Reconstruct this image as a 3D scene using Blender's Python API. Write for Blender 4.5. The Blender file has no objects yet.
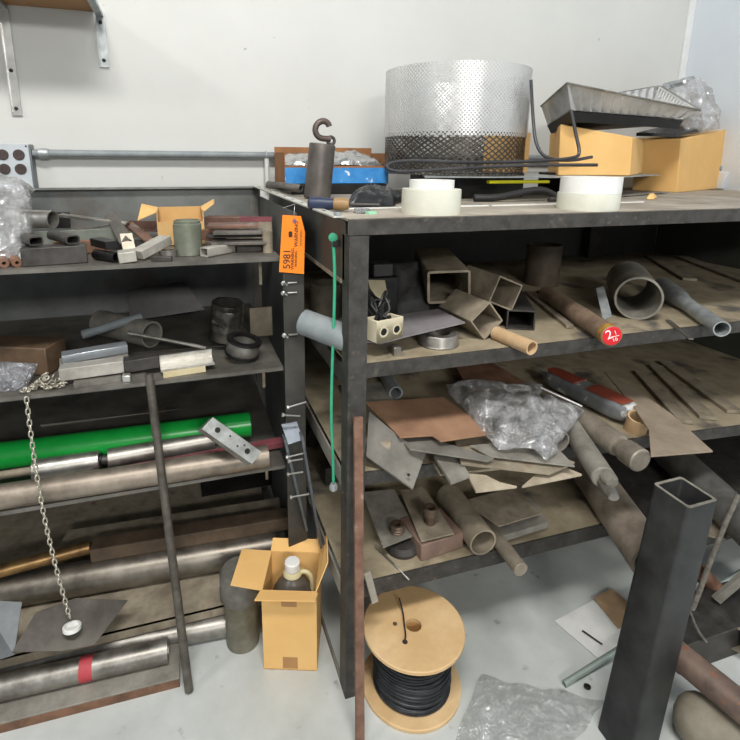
import bpy, math, random
from mathutils import Vector, Matrix, noise
random.seed(7)
SC = bpy.context.scene
COL = SC.collection

# ---------------------------------------------------------------- camera, world, lights, exposure
YAW, PITCH, ROLL = .31064, .24289, -.0087
FPX, PX, PY = 529.5, 347.8, 288.3
_f = Vector((math.sin(YAW)*math.cos(PITCH), math.cos(YAW)*math.cos(PITCH), -math.sin(PITCH)))
_r = Vector((math.cos(YAW), -math.sin(YAW), 0)); _d = _f.cross(_r)
_c, _s = math.cos(ROLL), math.sin(ROLL)
R0 = _c*_r + _s*_d; D0 = -_s*_r + _c*_d; F0 = _f
EYE = Vector((0, 0, 1.4))
cd = bpy.data.cameras.new('camera'); cam = bpy.data.objects.new('camera', cd); COL.objects.link(cam)
cd.sensor_width = 36; cd.lens = FPX/740*36
cd.shift_x = (370-PX)/740; cd.shift_y = -(370-PY)/740
cd.clip_start = .02
m = Matrix((R0, -D0, -F0)).transposed().to_4x4(); m.translation = EYE
cam.matrix_world = m
SC.camera = cam
SC.view_settings.view_transform = 'Standard'; SC.view_settings.look = 'None'
SC.view_settings.gamma = 1; SC.view_settings.use_curve_mapping = False
SC.view_settings.exposure = 0.0
w = bpy.data.worlds.new('world'); SC.world = w; w.use_nodes = True
w.node_tree.nodes['Background'].inputs[0].default_value = (.93, .97, 1, 1)
w.node_tree.nodes['Background'].inputs[1].default_value = .33
def area(name, loc, target, sx, sy, power, col=(1, .98, .95)):
    l = bpy.data.lights.new(name, 'AREA'); l.shape = 'RECTANGLE'; l.size = sx; l.size_y = sy
    l.energy = power; l.color = col
    o = bpy.data.objects.new(name, l); COL.objects.link(o); o.location = loc
    o.rotation_euler = (Vector(target)-Vector(loc)).to_track_quat('-Z', 'Y').to_euler()
area('ceiling_lamp', (-.1, -.35, 3.7), (.3, 1.0, 0), 1.3, .35, 96)
area('ceiling_lamp', (3.2, -.9, 3.7), (1.5, 1.2, 0), 1.3, .35, 52)
area('ceiling_lamp', (-3.9, -.6, 4.1), (0, 1.8, 1.2), .5, .3, 44)
area('ceiling_lamp', (.2, -3.4, 2.85), (.6, 1.2, .6), 1.3, .35, 92)

# ---------------------------------------------------------------- placing helpers (pixel of the photo on a real plane)
def ray(x, y): return ((x-PX)/FPX)*R0 + ((y-PY)/FPX)*D0 + F0
def at(x, y, z=None, Y=None, X=None):
    r = ray(x, y)
    t = (z-EYE.z)/r.z if z is not None else (Y/r.y if Y is not None else X/r.x)
    return EYE + r*t
def S(x, Y, z):
    """point of depth Y and height z that stands in image column x"""
    k = (x-PX)/FPX
    g = R0 - k*F0
    d = Vector((0, Y, z-EYE.z))
    return Vector((-(d.dot(g))/g.x, Y, z))
def rad(P, d): return d/2*(P-EYE).dot(F0)/FPX
def V(*a): return Vector(a)

# ---------------------------------------------------------------- materials
def lin(h):
    h = h.lstrip('#'); o = []
    for i in (0, 2, 4):
        c = int(h[i:i+2], 16)/255
        o.append(c/12.92 if c <= .04045 else ((c+.055)/1.055)**2.4)
    return o
MATS = {}
def mat(name, c1, c2=None, rough=.55, metal=0., scale=14, detail=6, bump=.0, contrast=(.35, .65), rough2=None, c3=None, c3at=(.62, .7), c3scale=30):
    if name in MATS: return MATS[name]
    m = bpy.data.materials.new(name); m.use_nodes = True; nt = m.node_tree; N = nt.nodes; L = nt.links
    b = N['Principled BSDF']; b.inputs['Metallic'].default_value = metal; b.inputs['Roughness'].default_value = rough
    a = lin(c1); c = lin(c2) if c2 else [v*.6 for v in a]
    tc = N.new('ShaderNodeTexCoord'); n = N.new('ShaderNodeTexNoise'); n.inputs['Scale'].default_value = scale; n.inputs['Detail'].default_value = detail
    n.inputs['Roughness'].default_value = .65
    L.new(tc.outputs['Object'], n.inputs['Vector'])
    r = N.new('ShaderNodeValToRGB'); r.color_ramp.elements[0].position = contrast[0]; r.color_ramp.elements[1].position = contrast[1]
    r.color_ramp.elements[0].color = (*c, 1); r.color_ramp.elements[1].color = (*a, 1)
    L.new(n.outputs['Fac'], r.inputs[0]); out = r.outputs[0]
    if c3:
        n2 = N.new('ShaderNodeTexNoise'); n2.inputs['Scale'].default_value = c3scale; n2.inputs['Detail'].default_value = 5
        L.new(tc.outputs['Object'], n2.inputs['Vector'])
        mr = N.new('ShaderNodeMapRange'); mr.inputs[1].default_value = c3at[0]; mr.inputs[2].default_value = c3at[1]
        L.new(n2.outputs['Fac'], mr.inputs[0])
        mx = N.new('ShaderNodeMix'); mx.data_type = 'RGBA'; mx.inputs['B'].default_value = (*lin(c3), 1)
        mx.inputs[7].default_value = (*lin(c3), 1)
        L.new(mr.outputs[0], mx.inputs[0]); L.new(out, mx.inputs[6]); out = mx.outputs[2]
    L.new(out, b.inputs['Base Color'])
    if rough2 is not None:
        mr = N.new('ShaderNodeMapRange'); mr.inputs[3].default_value = rough; mr.inputs[4].default_value = rough2
        mr.inputs[1].default_value = .35; mr.inputs[2].default_value = .65
        L.new(n.outputs['Fac'], mr.inputs[0]); L.new(mr.outputs[0], b.inputs['Roughness'])
    if bump:
        bp = N.new('ShaderNodeBump'); bp.inputs['Strength'].default_value = bump; bp.inputs['Distance'].default_value = .004
        n3 = N.new('ShaderNodeTexNoise'); n3.inputs['Scale'].default_value = scale*5; n3.inputs['Detail'].default_value = 4
        L.new(tc.outputs['Object'], n3.inputs['Vector']); L.new(n3.outputs['Fac'], bp.inputs['Height']); L.new(bp.outputs[0], b.inputs['Normal'])
    MATS[name] = m; return m

WALL = mat('wall_paint', 'cfd0cc', 'c8c9c5', .7, scale=2.5, c3='a3a29d', c3at=(.735, .75), c3scale=15, contrast=(.3, .7), bump=.12)
WALLR = mat('right_wall_paint', 'd2d9df', 'ccd3da', .7, scale=2)
CONC = mat('painted_concrete', 'c6cac7', 'b0b4b0', .32, scale=3.2, rough2=.55, c3='7f8280', c3at=(.66, .76), c3scale=17, bump=.1)
RACK = mat('dark_painted_steel', '787b78', '5c5f5d', .5, .35, scale=5, c3='5e5044', c3at=(.6, .75), c3scale=4)
RACKP = mat('rack_steel_plate', '7b7871', '57544e', .5, .4, scale=9, c3='7d6a55', c3at=(.6, .72), c3scale=14)
BENCH = mat('bench_black_steel', '4d4a47', '35332f', .6, .3, scale=26, c3='615950', c3at=(.6, .74), c3scale=50, bump=.15)
BENCHS = mat('bench_shelf_dust', 'a3977f', '847861', .85, 0, scale=10, c3='55504a', c3at=(.58, .7), c3scale=9)
BTOP = mat('bench_top_dust', 'aaa294', '857d71', .75, 0, scale=8, c3='625d56', c3at=(.6, .72), c3scale=7)
BPAN = mat('bench_panel', '4e504b', '40423e', .6, .2, scale=5)
STEEL = mat('bare_steel', 'a9a69f', '7c7871', .36, .85, scale=18, rough2=.5)
STEELB = mat('bright_steel', 'd2d0ca', 'a8a59e', .28, .9, scale=15, rough2=.42)
DSTEEL = mat('dark_mill_steel', '5b5855', '3e3b38', .45, .6, scale=16, rough2=.6)
MILL = mat('mill_scale_steel', '7e7a74', '5a5650', .45, .65, scale=14, rough2=.6, c3='7a5d48', c3at=(.64, .74), c3scale=10)
GALV = mat('galvanised_steel', 'b8bdbd', '93999a', .42, .45, scale=30)
DUSTY = mat('dusty_steel', 'a59a86', '776d5d', .75, .1, scale=12, c3='6a5446', c3at=(.6, .72), c3scale=12)
DUSTYG = mat('dusty_grey_steel', '98948a', '706c63', .7, .15, scale=12)
RUST = mat('rusty_steel', '8a6650', '5f4636', .75, .2, scale=16, bump=.2)
RUSTB = mat('rusty_brown_plate', 'a98468', '8c6a52', .8, .1, scale=9)
RUSTP = mat('copper_rust_steel', '8d6a5a', '5e4a42', .5, .45, scale=10, c3='8f8a84', c3at=(.6, .7))
BLACK = mat('black_steel', '2b2a2a', '1d1c1c', .4, .5, scale=14)
BLACKP = mat('black_rubber', '232323', '1a1a1a', .5, 0)
GREEN = mat('green_paint', '1fb84a', '16a03f', .28, 0, scale=10, c3='6fbf85', c3at=(.68, .74))
GCORD = mat('green_cord', '3fae85', '2f9a73', .5, 0)
GREYPL = mat('grey_pipe_plastic', '8b9293', '777e80', .55, 0)
CARD = mat('cardboard', 'e8bd7b', 'dfb26e', .85, 0, scale=5)
CARDD = mat('cardboard_inside', 'd0aa72', 'bd965e', .85, 0, scale=5)
TUBEC = mat('cardboard_tube', 'c9ab85', 'b59670', .85, 0)
WOODL = mat('pale_wood', 'c79a5f', 'b3854b', .7, 0, scale=6)
WOODD = mat('brown_wood', '66513c', '44362a', .6, 0, scale=12)
BOARD = mat('shelf_board', 'a37d55', '94704b', .75, 0, scale=10)
PLY = mat('plywood_flange', 'dcbd90', 'c8a676', .65, 0, scale=7, c3='8f6a44', c3at=(.62, .74), c3scale=9)
BEIGE = mat('beige_plastic', 'd9d0b6', 'cfc5a9', .45, 0)
WHITEP = mat('white_plastic', 'e8e8e4', 'dcdcd8', .4, 0)
TAPE = mat('milky_tape', 'd8d8c9', 'cacabb', .35, 0, scale=8)
ORANGE = mat('orange_card', 'ff8f1e', 'fa861a', .6, 0)
INK = mat('dark_ink', '3a2b2b', '2b2020', .7, 0)
REDP = mat('red_paint', 'e0232c', 'c91b25', .45, 0)
REDT = mat('red_tape', 'b8444c', 'a83a42', .6, 0)
MAROON = mat('maroon_paint', '8a4a52', '6b3a40', .5, .1)
BRICK = mat('brick_red_paint', '8f4433', '7a3728', .6, 0)
WPAINT = mat('white_paint_mark', 'f4f0ee', 'efeae8', .6, 0)
BLUE = mat('blue_print', '3f8fd0', '2c7cc0', .5, 0, scale=30, c3='d9e3ea', c3at=(.6, .64), c3scale=22)
NAVY = mat('navy_handle', '2a3450', '202a44', .45, 0)
YEL = mat('yellow_plastic', 'd8d415', 'c4bf10', .5, 0)
WIREB = mat('black_wire', '33373b', '1c1f22', .38, .2, scale=40)
JUG = mat('smoky_jug', '5a564f', '4a463f', .3, 0)
CREAM = mat('cream_handle', 'd2c9a0', 'c2b88e', .45, 0)
OUTP = mat('outlet_plate', 'c5ccd0', 'b7bec2', .45, .1)
SOCK = mat('brown_socket', '4b3d3a', '3b2f2c', .5, 0)
ZINC = mat('zinc_bolt', 'd6d6d2', 'b5b5b0', .3, .8)
BRASSY = mat('brassy_chain', 'cfcabb', 'a49e8f', .4, .7, scale=20)
ROPE = mat('frayed_rope', '7b776e', '56524b', .9, 0, scale=60)
LFLAT = mat('light_flat_steel', 'bab6ad', '8f8b83', .45, .15, scale=12)
PAPER = mat('white_paper', 'e0e0dc', 'd2d2ce', .8, 0)
KRAFT = mat('kraft_paper', 'a58a6a', '957a5b', .85, 0)
ALUP = mat('aluminium_foil', 'd9d9d8', 'b4b4b4', .25, .95, scale=25)
LAV = mat('grey_lavender_plate', '8a8587', '777274', .6, .1)

def film(name, col, a, rough, white=.25, gloss=.16):
    """clear sheet: mostly see-through, a little milky where it is creased, glossy on top"""
    m = bpy.data.materials.new(name); m.use_nodes = True; nt = m.node_tree; N = nt.nodes; L = nt.links
    N.remove(N['Principled BSDF']); out = N['Material Output']
    tc = N.new('ShaderNodeTexCoord'); n = N.new('ShaderNodeTexNoise'); n.inputs['Scale'].default_value = 18; n.inputs['Detail'].default_value = 4
    n.inputs['Distortion'].default_value = 1.6
    L.new(tc.outputs['Object'], n.inputs['Vector'])
    vo = N.new('ShaderNodeTexVoronoi'); vo.feature = 'DISTANCE_TO_EDGE'; vo.inputs['Scale'].default_value = 22; L.new(n.outputs['Color'], vo.inputs['Vector'])
    vo.inputs['Scale'].default_value = 5
    bp = N.new('ShaderNodeBump'); bp.inputs['Strength'].default_value = 1.; bp.inputs['Distance'].default_value = .012
    L.new(vo.outputs['Distance'], bp.inputs['Height'])
    tr = N.new('ShaderNodeBsdfTransparent'); tr.inputs[0].default_value = (.97, .97, .97, 1)
    di = N.new('ShaderNodeBsdfDiffuse'); di.inputs[0].default_value = (*lin(col), 1)
    gl = N.new('ShaderNodeBsdfGlossy'); gl.inputs['Roughness'].default_value = rough; L.new(bp.outputs[0], gl.inputs['Normal']); L.new(bp.outputs[0], di.inputs['Normal'])
    mr = N.new('ShaderNodeMapRange'); mr.inputs[1].default_value = .35; mr.inputs[2].default_value = .68
    mr.inputs[3].default_value = max(a-white/2, .02); mr.inputs[4].default_value = a+white/2
    L.new(n.outputs['Fac'], mr.inputs[0])
    m1 = N.new('ShaderNodeMixShader'); L.new(mr.outputs[0], m1.inputs[0]); L.new(tr.outputs[0], m1.inputs[1]); L.new(di.outputs[0], m1.inputs[2])
    m2 = N.new('ShaderNodeMixShader'); m2.inputs[0].default_value = gloss; L.new(m1.outputs[0], m2.inputs[1]); L.new(gl.outputs[0], m2.inputs[2])
    L.new(m2.outputs[0], out.inputs[0]); MATS[name] = m; return m
FILM = film('clear_film', 'f6f8fa', .20, .2, .22, .30)
FILMT = film('thin_floor_film', 'f0f4f4', .08, .2, .10, .12)
FILMG = film('grey_bag_film', 'a8aab0', .5, .15, .3)

def perforated(name, col, pitch, kind, R):
    m = bpy.data.materials.new(name); m.use_nodes = True; nt = m.node_tree; N = nt.nodes; L = nt.links
    b = N['Principled BSDF']; b.inputs['Base Color'].default_value = (*lin(col), 1)
    b.inputs['Metallic'].default_value = .75; b.inputs['Roughness'].default_value = .35
    tc = N.new('ShaderNodeTexCoord'); sp = N.new('ShaderNodeSeparateXYZ'); L.new(tc.outputs['Object'], sp.inputs[0])
    def M(op, a, b_=None, c=None):
        n = N.new('ShaderNodeMath'); n.operation = op
        for i, v in enumerate((a, b_, c)):
            if v is None: continue
            if isinstance(v, (int, float)): n.inputs[i].default_value = v
            else: L.new(v, n.inputs[i])
        return n.outputs[0]
    u = M('MULTIPLY', M('ARCTAN2', sp.outputs[1], sp.outputs[0]), R/pitch[0]); v = M('DIVIDE', sp.outputs[2], pitch[1])
    a = M('ADD', u, v); c = M('SUBTRACT', u, v)
    fa = M('ABSOLUTE', M('SUBTRACT', M('FRACT', a), .5)); fc = M('ABSOLUTE', M('SUBTRACT', M('FRACT', c), .5))
    if kind == 'dots':
        d = M('SQRT', M('ADD', M('MULTIPLY', fa, fa), M('MULTIPLY', fc, fc))); al = M('GREATER_THAN', d, .38)
    else:
        al = M('GREATER_THAN', M('MAXIMUM', fa, fc), .36)
    L.new(al, b.inputs['Alpha']); MATS[name] = m; return m

# ---------------------------------------------------------------- mesh builder
def basis(d, up=None):
    d = d.normalized(); up = Vector(up) if up is not None else (V(0, 0, 1) if abs(d.z) < .95 else V(0, 1, 0))
    a = d.cross(up).normalized(); b = a.cross(d).normalized()
    return a, b          # a sideways, b upwards
class MB:
    def __init__(s): s.v = []; s.f = []
    def ring_join(s, rings, closed=False, cap=(True, True)):
        n = len(rings[0]); b0 = len(s.v)
        for r in rings: s.v += [Vector(p) for p in r]
        k = len(rings)
        for i in range(k if closed else k-1):
            A = b0+i*n; B = b0+((i+1) % k)*n
            for j in range(n): s.f.append((A+j, A+(j+1) % n, B+(j+1) % n, B+j))
        if not closed:
            if cap[0]: s.f.append(tuple(b0+j for j in range(n))[::-1])
            if cap[1]: s.f.append(tuple(b0+(k-1)*n+j for j in range(n)))
        return s
    def lathe(s, p, d, prof, seg=28, closed=False, cap=(True, True)):
        """prof = list of (radius, distance along d)"""
        p = Vector(p); d = Vector(d).normalized(); a, b = basis(d)
        s.ring_join([[p+d*h+(a*math.cos(t)+b*math.sin(t))*max(r, 1e-4) for t in [2*math.pi*j/seg for j in range(seg)]] for r, h in prof], closed, cap)
        return s
    def tube(s, p0, p1, r, ri=0, seg=28, r1=None):
        p0 = Vector(p0); p1 = Vector(p1); d = p1-p0; L = d.length; r1 = r if r1 is None else r1
        if ri > 0: s.lathe(p0, d, [(r, 0), (r1, L), (ri*r1/r, L), (ri, 0)], seg, True)
        else:
            c = min(r, r1)*.06
            s.lathe(p0, d, [(r-c, 0), (r, c), (r1, L-c), (r1-c, L)], seg)
        return s
    def bar(s, p0, p1, wd, h, up=None):
        p0 = Vector(p0); p1 = Vector(p1); a, b = basis(p1-p0, up)
        q = [(-1, -1), (1, -1), (1, 1), (-1, 1)]
        return s.ring_join([[p+a*x*wd/2+b*y*h/2 for x, y in q] for p in (p0, p1)])
    def section(s, p0, p1, prof, up=None, roll=0.):
        """solid prism of 2D profile"""
        p0 = Vector(p0); p1 = Vector(p1); a, b = basis(p1-p0, up); c, n = math.cos(roll), math.sin(roll)
        a, b = a*c+b*n, b*c-a*n
        return s.ring_join([[p+a*x+b*y for x, y in prof] for p in (p0, p1)])
    def boxtube(s, p0, p1, wd, h, t, rc=.008, roll=0., up=None):
        p0 = Vector(p0); p1 = Vector(p1); a, b = basis(p1-p0, up); c, n = math.cos(roll), math.sin(roll)
        a, b = a*c+b*n, b*c-a*n
        def loop(w_, h_, r):
            o = []
            for cx, cy, t0 in ((1, 1, 0), (-1, 1, 90), (-1, -1, 180), (1, -1, 270)):
                for k in range(4):
                    g = math.radians(t0+30*k); o.append((cx*(w_/2-r)+r*math.cos(g), cy*(h_/2-r)+r*math.sin(g)))
            return o
        O = loop(wd, h, rc); I = loop(wd-2*t, h-2*t, max(rc-t, .001))
        f = lambda P, l: [P+a*x+b*y for x, y in l]
        return s.ring_join([f(p0, O), f(p1, O), f(p1, I), f(p0, I)], True)
    def prism(s, pts, t, n=None):
        pts = [Vector(p) for p in pts]
        if n is None:
            n = sum(((pts[i]-pts[0]).cross(pts[i+1]-pts[0]) for i in range(1, len(pts)-1)), V(0, 0, 0)).normalized()
            if n.z < 0: n = -n
        n = Vector(n)*t
        return s.ring_join([[p-n for p in pts], pts])
    def box(s, lo, hi):
        x0, y0, z0 = lo; x1, y1, z1 = hi
        return s.ring_join([[V(x0, y0, z), V(x1, y0, z), V(x1, y1, z), V(x0, y1, z)] for z in (z0, z1)])
    def cbox(s, c, size, rz=0.):
        c = Vector(c); x, y, z = size; q = Matrix.Rotation(rz, 3, 'Z')
        return s.ring_join([[c+q@V(a*x/2, b*y/2, h) for a, b in ((-1, -1), (1, -1), (1, 1), (-1, 1))] for h in (0, z)])
    def path(s, pts, r, seg=10, closed=False, smooth=0):
        pts = [Vector(p) for p in pts]
        for _ in range(smooth):
            q = [] if closed else [pts[0]]
            k = len(pts)
            for i in range(k if closed else k-1):
                A, B = pts[i], pts[(i+1) % k]; q += [A*.75+B*.25, A*.25+B*.75]
            if not closed: q.append(pts[-1])
            pts = q
        k = len(pts); rings = []; up = None
        for i in range(k):
            d = (pts[(i+1) % k]-pts[i-1]) if closed else (pts[min(i+1, k-1)]-pts[max(i-1, 0)])
            d = d.normalized()
            if up is None: a, b = basis(d)
            else: a = d.cross(up).normalized(); b = a.cross(d)
            up = b
            rings.append([pts[i]+(a*math.cos(t)+b*math.sin(t))*r for t in [2*math.pi*j/seg for j in range(seg)]])
        return s.ring_join(rings, closed)
    def torus(s, c, n, R, r, seg=32, ring=10, arc=None):
        a, b = basis(Vector(n)); c = Vector(c)
        return s.path([c+(a*math.cos(t)+b*math.sin(t))*R for t in [2*math.pi*j/seg for j in range(seg)]], r, ring, True)
    def grid(s, fn, nu, nv, t=0.):
        b0 = len(s.v)
        for i in range(nu+1):
            for j in range(nv+1): s.v.append(fn(i/nu, j/nv))
        for i in range(nu):
            for j in range(nv):
                A = b0+i*(nv+1)+j; s.f.append((A, A+nv+1, A+nv+2, A+1))
        if t:
            k = len(s.v)-b0; n0 = len(s.v)
            for q in range(k): s.v.append(s.v[b0+q]-V(0, 0, t))
            for i in range(nu):
                for j in range(nv):
                    A = n0+i*(nv+1)+j; s.f.append((A, A+1, A+nv+2, A+nv+1))
            edge = [(i, 0) for i in range(nu+1)]+[(nu, j) for j in range(1, nv+1)]+[(i, nv) for i in range(nu-1, -1, -1)]+[(0, j) for j in range(nv-1, 0, -1)]
            id_ = [i*(nv+1)+j for i, j in edge]
            for q in range(len(id_)):
                A, B = id_[q], id_[(q+1) % len(id_)]; s.f.append((b0+A, n0+A, n0+B, b0+B))
        return s
def mk(name, mb, m, org, bev=0., flat=False):
    me = bpy.data.meshes.new(name); me.from_pydata([v-org for v in mb.v], [], mb.f); me.update()
    import bmesh
    b = bmesh.new(); b.from_mesh(me); bmesh.ops.recalc_face_normals(b, faces=b.faces); b.to_mesh(me); b.free()
    if not flat:
        me.shade_smooth(); me.set_sharp_from_angle(angle=math.radians(34))
    me.materials.append(m)
    o = bpy.data.objects.new(name, me); COL.objects.link(o)
    if bev:
        md = o.modifiers.new('bevel', 'BEVEL'); md.width = bev; md.segments = 2; md.limit_method = 'ANGLE'; md.angle_limit = math.radians(50)
    return o
def base(mbs):
    P = [v for q in mbs for v in q.v]
    lo = [min(p[i] for p in P) for i in range(3)]; hi = [max(p[i] for p in P) for i in range(3)]
    return V((lo[0]+hi[0])/2, (lo[1]+hi[1])/2, lo[2])
def one(name, mb, m, label, cat, group=None, bev=0., flat=False):
    org = base([mb]); o = mk(name, mb, m, org, bev, flat); o.location = org
    o['label'] = label; o['category'] = cat
    if group: o['group'] = group
    return o
def thing(name, label, cat, parts, group=None, org=None):
    """parts: (name, mb, mat, bevel, label, [sub-parts])"""
    def full(p): p = list(p)+[None]*(6-len(p)); return p
    allm = [p[1] for p in parts]
    org = org or base(allm)
    e = bpy.data.objects.new(name, None); COL.objects.link(e); e.location = org; e.empty_display_size = .05
    e['label'] = label; e['category'] = cat
    if group: e['group'] = group
    for p in parts:
        n, mb, m, bv, lb, sub = full(p)
        o = mk(n, mb, m, org, bv or 0.); o.parent = e
        if lb: o['label'] = lb
        for q in sub or []:
            n, mb, m, bv, lb, _ = full(q)
            s_ = mk(n, mb, m, org, bv or 0.); s_.parent = o
            if lb: s_['label'] = lb
    return e
def struct(name, mb, m, bev=0.):
    o = mk(name, mb, m, V(0, 0, 0), bev); o['kind'] = 'structure'; return o
def textmb(txt, size, depth, origin, ax, ay, t=.0004):
    """letter outlines as a mesh laid on the plane (ax, ay) at origin, centred"""
    c = bpy.data.curves.new('lettering', 'FONT'); c.body = txt; c.size = size; c.extrude = depth; c.align_x = 'CENTER'; c.align_y = 'CENTER'
    o = bpy.data.objects.new('lettering', c); COL.objects.link(o)
    dg = bpy.context.evaluated_depsgraph_get(); dg.update()
    me = bpy.data.meshes.new_from_object(o.evaluated_get(dg))
    ax = Vector(ax).normalized(); ay = Vector(ay).normalized(); an = ax.cross(ay)
    mb = MB(); mb.v = [Vector(origin)+ax*v.co.x+ay*v.co.y+an*v.co.z for v in me.vertices]; mb.f = [tuple(p.vertices) for p in me.polygons]
    bpy.data.objects.remove(o); bpy.data.curves.remove(c); bpy.data.meshes.remove(me)
    return mb
def crumple(c4, h, nu=22, nv=22, amp=.012, sc=14, seed=0, t=.0, bulge=.5):
    """quad of four corners, puffed up by h and creased"""
    A, B, C_, D = [Vector(p) for p in c4]; n = (B-A).cross(D-A).normalized()
    if n.z < 0: n = -n
    off = V(seed*3.1, seed*1.7, seed)
    def fn(u, v):
        p = (A*(1-u)+B*u)*(1-v)+(D*(1-u)+C_*u)*v
        e = min(1, 4*u*(1-u)*1.3)*min(1, 4*v*(1-v)*1.3)
        q = .8*noise.noise(p*sc*.6+off)+1.1*(.35-abs(noise.noise(p*sc*1.1+off*1.7)))+.6*(.3-abs(noise.noise(p*sc*2.4+off)))
        return p+n*(h*(e**bulge)+amp*q*(.3+.7*e))+V(noise.noise(p*sc+off+V(9, 0, 0)), noise.noise(p*sc+off+V(0, 9, 0)), 0)*amp*.8
    return fn

WY = 2.1
RX = 2.36
# ================================================================ THE SETTING
mb = MB().box((-3.5, -2.5, -.05), (RX, WY, 0)); struct('floor', mb, CONC)
mb = MB().box((-3.5, WY, 0), (RX+.1, WY+.1, 3.4)); struct('wall_back', mb, WALL)
mb = MB().box((RX, -2.5, 0), (RX+.1, WY, 3.4)); struct('wall_right', mb, WALLR)
mb = MB().box((RX-.035, WY-.012, 0), (RX, WY, 3.4)); struct('trim_1', mb, mat('trim_white', 'dfe1e0', 'd8dad9', .5), .002)

# ================================================================ THE WALL'S FITTINGS
mb = MB().box((-1.1, 1.8, 1.862), (-.222, WY, 1.882))
one('wall_shelf_board', mb, BOARD, 'brown wooden shelf board fixed high on the wall, top left corner', 'shelf', bev=.002)
def bracket(x, z0, label):
    a = MB().bar((x, WY-.006, z0), (x, WY-.006, 1.86), .030, .004, V(0, 1, 0)); a2 = MB().bar((x-.012, WY-.011, z0+.01), (x-.012, WY-.011, 1.86), .003, .014, V(0, 1, 0)); a.v += a2.v; 
    b0 = len(a.v)-8; a.f += [tuple(i+b0 for i in f) for f in a2.f]
    arm = MB().bar((x, WY-.004, 1.853), (x, WY-.27, 1.853), .022, .012)
    sc = [MB().lathe((x, WY-.008, z), (0, -1, 0), [(.006, 0), (.006, .002), (.003, .004)], 12) for z in (z0+.022, z0+.14)]
    thing('shelf_bracket', label, 'bracket', [('wall_plate', a, ZINC if x < -.4 else GALV), ('arm', arm, GALV)]+[('screw', s, INK) for s in sc])
bracket(-.487, 1.525, 'long pale steel bracket under the board above the outlet box')
bracket(-.205, 1.69, 'short grey steel bracket at the right end of the wall board')
# outlet box with four duplex sockets
ox0, ox1, oz0, oz1 = -.62, -.452, 1.235, 1.432
parts = [('box', MB().box((ox0, WY-.045, oz0), (ox1, WY, oz1)), mat('box_grey', '7d8284', '6c7173', .5, .5), .002),
         ('cover_plate', MB().box((ox0-.003, WY-.049, oz0-.002), (ox1-.006, WY-.0455, oz1+.002)), OUTP, .001)]
for i in range(3):
    for j in range(2):
        cx = ox1-.036-.047*i; cz = oz1-.034-.046*j
        k = MB().lathe((cx, WY-.0495, cz), (0, -1, 0), [(.0175, 0), (.0175, .002), (.0165, .003)], 24)
        sl = MB()
        for dx in (-.006, .006): sl.box((cx+dx-.001, WY-.0535, cz), (cx+dx+.001, WY-.0527, cz+.008))
        parts.append(('socket', k, SOCK, 0, None, [('slots', sl, BLACKP)]))
parts.append(('screw', MB().lathe((ox1-.012, WY-.0495, oz1-.006), (0, -1, 0), [(.003, 0), (.003, .0015)], 10), INK))
thing('outlet_box', 'pale grey multi-gang outlet box with round brown sockets on the wall', 'outlet box', parts)
# conduit
cz = 1.404
mb = MB().tube((ox1+.001, WY-.03, cz), (2.2, WY-.03, cz-.0), .0125, 0, 20)
drop = MB().tube((.335, WY-.034, 1.29), (.335, WY-.034, cz-.012), .009, 0, 14)
cp = MB().lathe((ox1+.02, WY-.03, cz), (1, 0, 0), [(.017, 0), (.017, .022), (.014, .03)], 20)
st = [MB().torus((x, WY-.03, cz), (1, 0, 0), .0135, .003) for x in (.333,)]
thing('electrical_conduit', 'grey metal conduit running across the white wall behind the racks', 'conduit', [('pipe', mb, GREYPL), ('drop_pipe', drop, WALL), ('coupling', cp, GALV)]+[('strap', s, GALV) for s in st])

# ================================================================ LEFT RACK
RF, RB, RL, RR = 1.35, 2.04, -1.05, .262
Z1, Z2, Z3, Z4 = 1.145, .838, .535, .10
def shelfmb(z, x1=RR): 
    q = MB().box((RL, RF, z-.004), (x1, RB-.006, z)); q.box((RL, RF, z-.010), (x1, RF+.003, z-.004)); return q
parts = [('back_panel', MB().box((RL, RB-.004, .06), (RR+.04, RB, 1.288)), RACK),
         ('side_panel', MB().box((RR+.034, RF+.03, .06), (RR+.038, RB-.005, 1.255)), RACK),
         ('post', MB().box((RR-.012, RF-.018, .0), (RR+.044, RF-.014, 1.235)).box((RR+.04, RF-.014, .0), (RR+.044, RF+.03, 1.235)), mat('post_dark', '55544f', '42413d', .5, .4, scale=9), .001),
         ('post', MB().box((RR+.0, RB-.012, .0), (RR+.03, RB-.006, 1.25)), RACKP, .001),
         ('top_lip', MB().box((RL, RB-.03, 1.285), (RR+.04, RB, 1.291)), mat('lip_steel', '8b8d8a', '6d6f6c', .5, .4), 0)]
for z in (Z1, Z2, Z3): parts.append(('shelf', shelfmb(z, RR-.013), RACKP, 0, None, [('support_clip', MB().box((RR-.06, RF+.08, z-.09), (RR-.052, RF+.084, z-.005)), DUSTY)]))
parts.append(('shelf', MB().box((RL, RF, Z4-.004), (RR-.013, RB-.006, Z4)).box((RL, RF, Z4-.03), (RR-.013, RF+.004, Z4)), DUSTY))
for x, y in ((283, 283), (283, 293), (284, 335)):
    p = at(x, y, Y=RF-.018); parts.append(('bolt', MB().lathe(p, (0, -1, 0), [(.0065, 0), (.0065, .006), (.005, .007)], 6).tube(p-V(0, .006, 0), p-V(-.006, .022, 0), .003, 0, 8).path([p+V(.012, -.003, 0), p+V(.036, -.003, 0)], .0025, 8), ZINC))
thing('steel_shelving_rack', 'low grey steel shelving rack against the wall, on the left', 'rack', parts)

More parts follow.
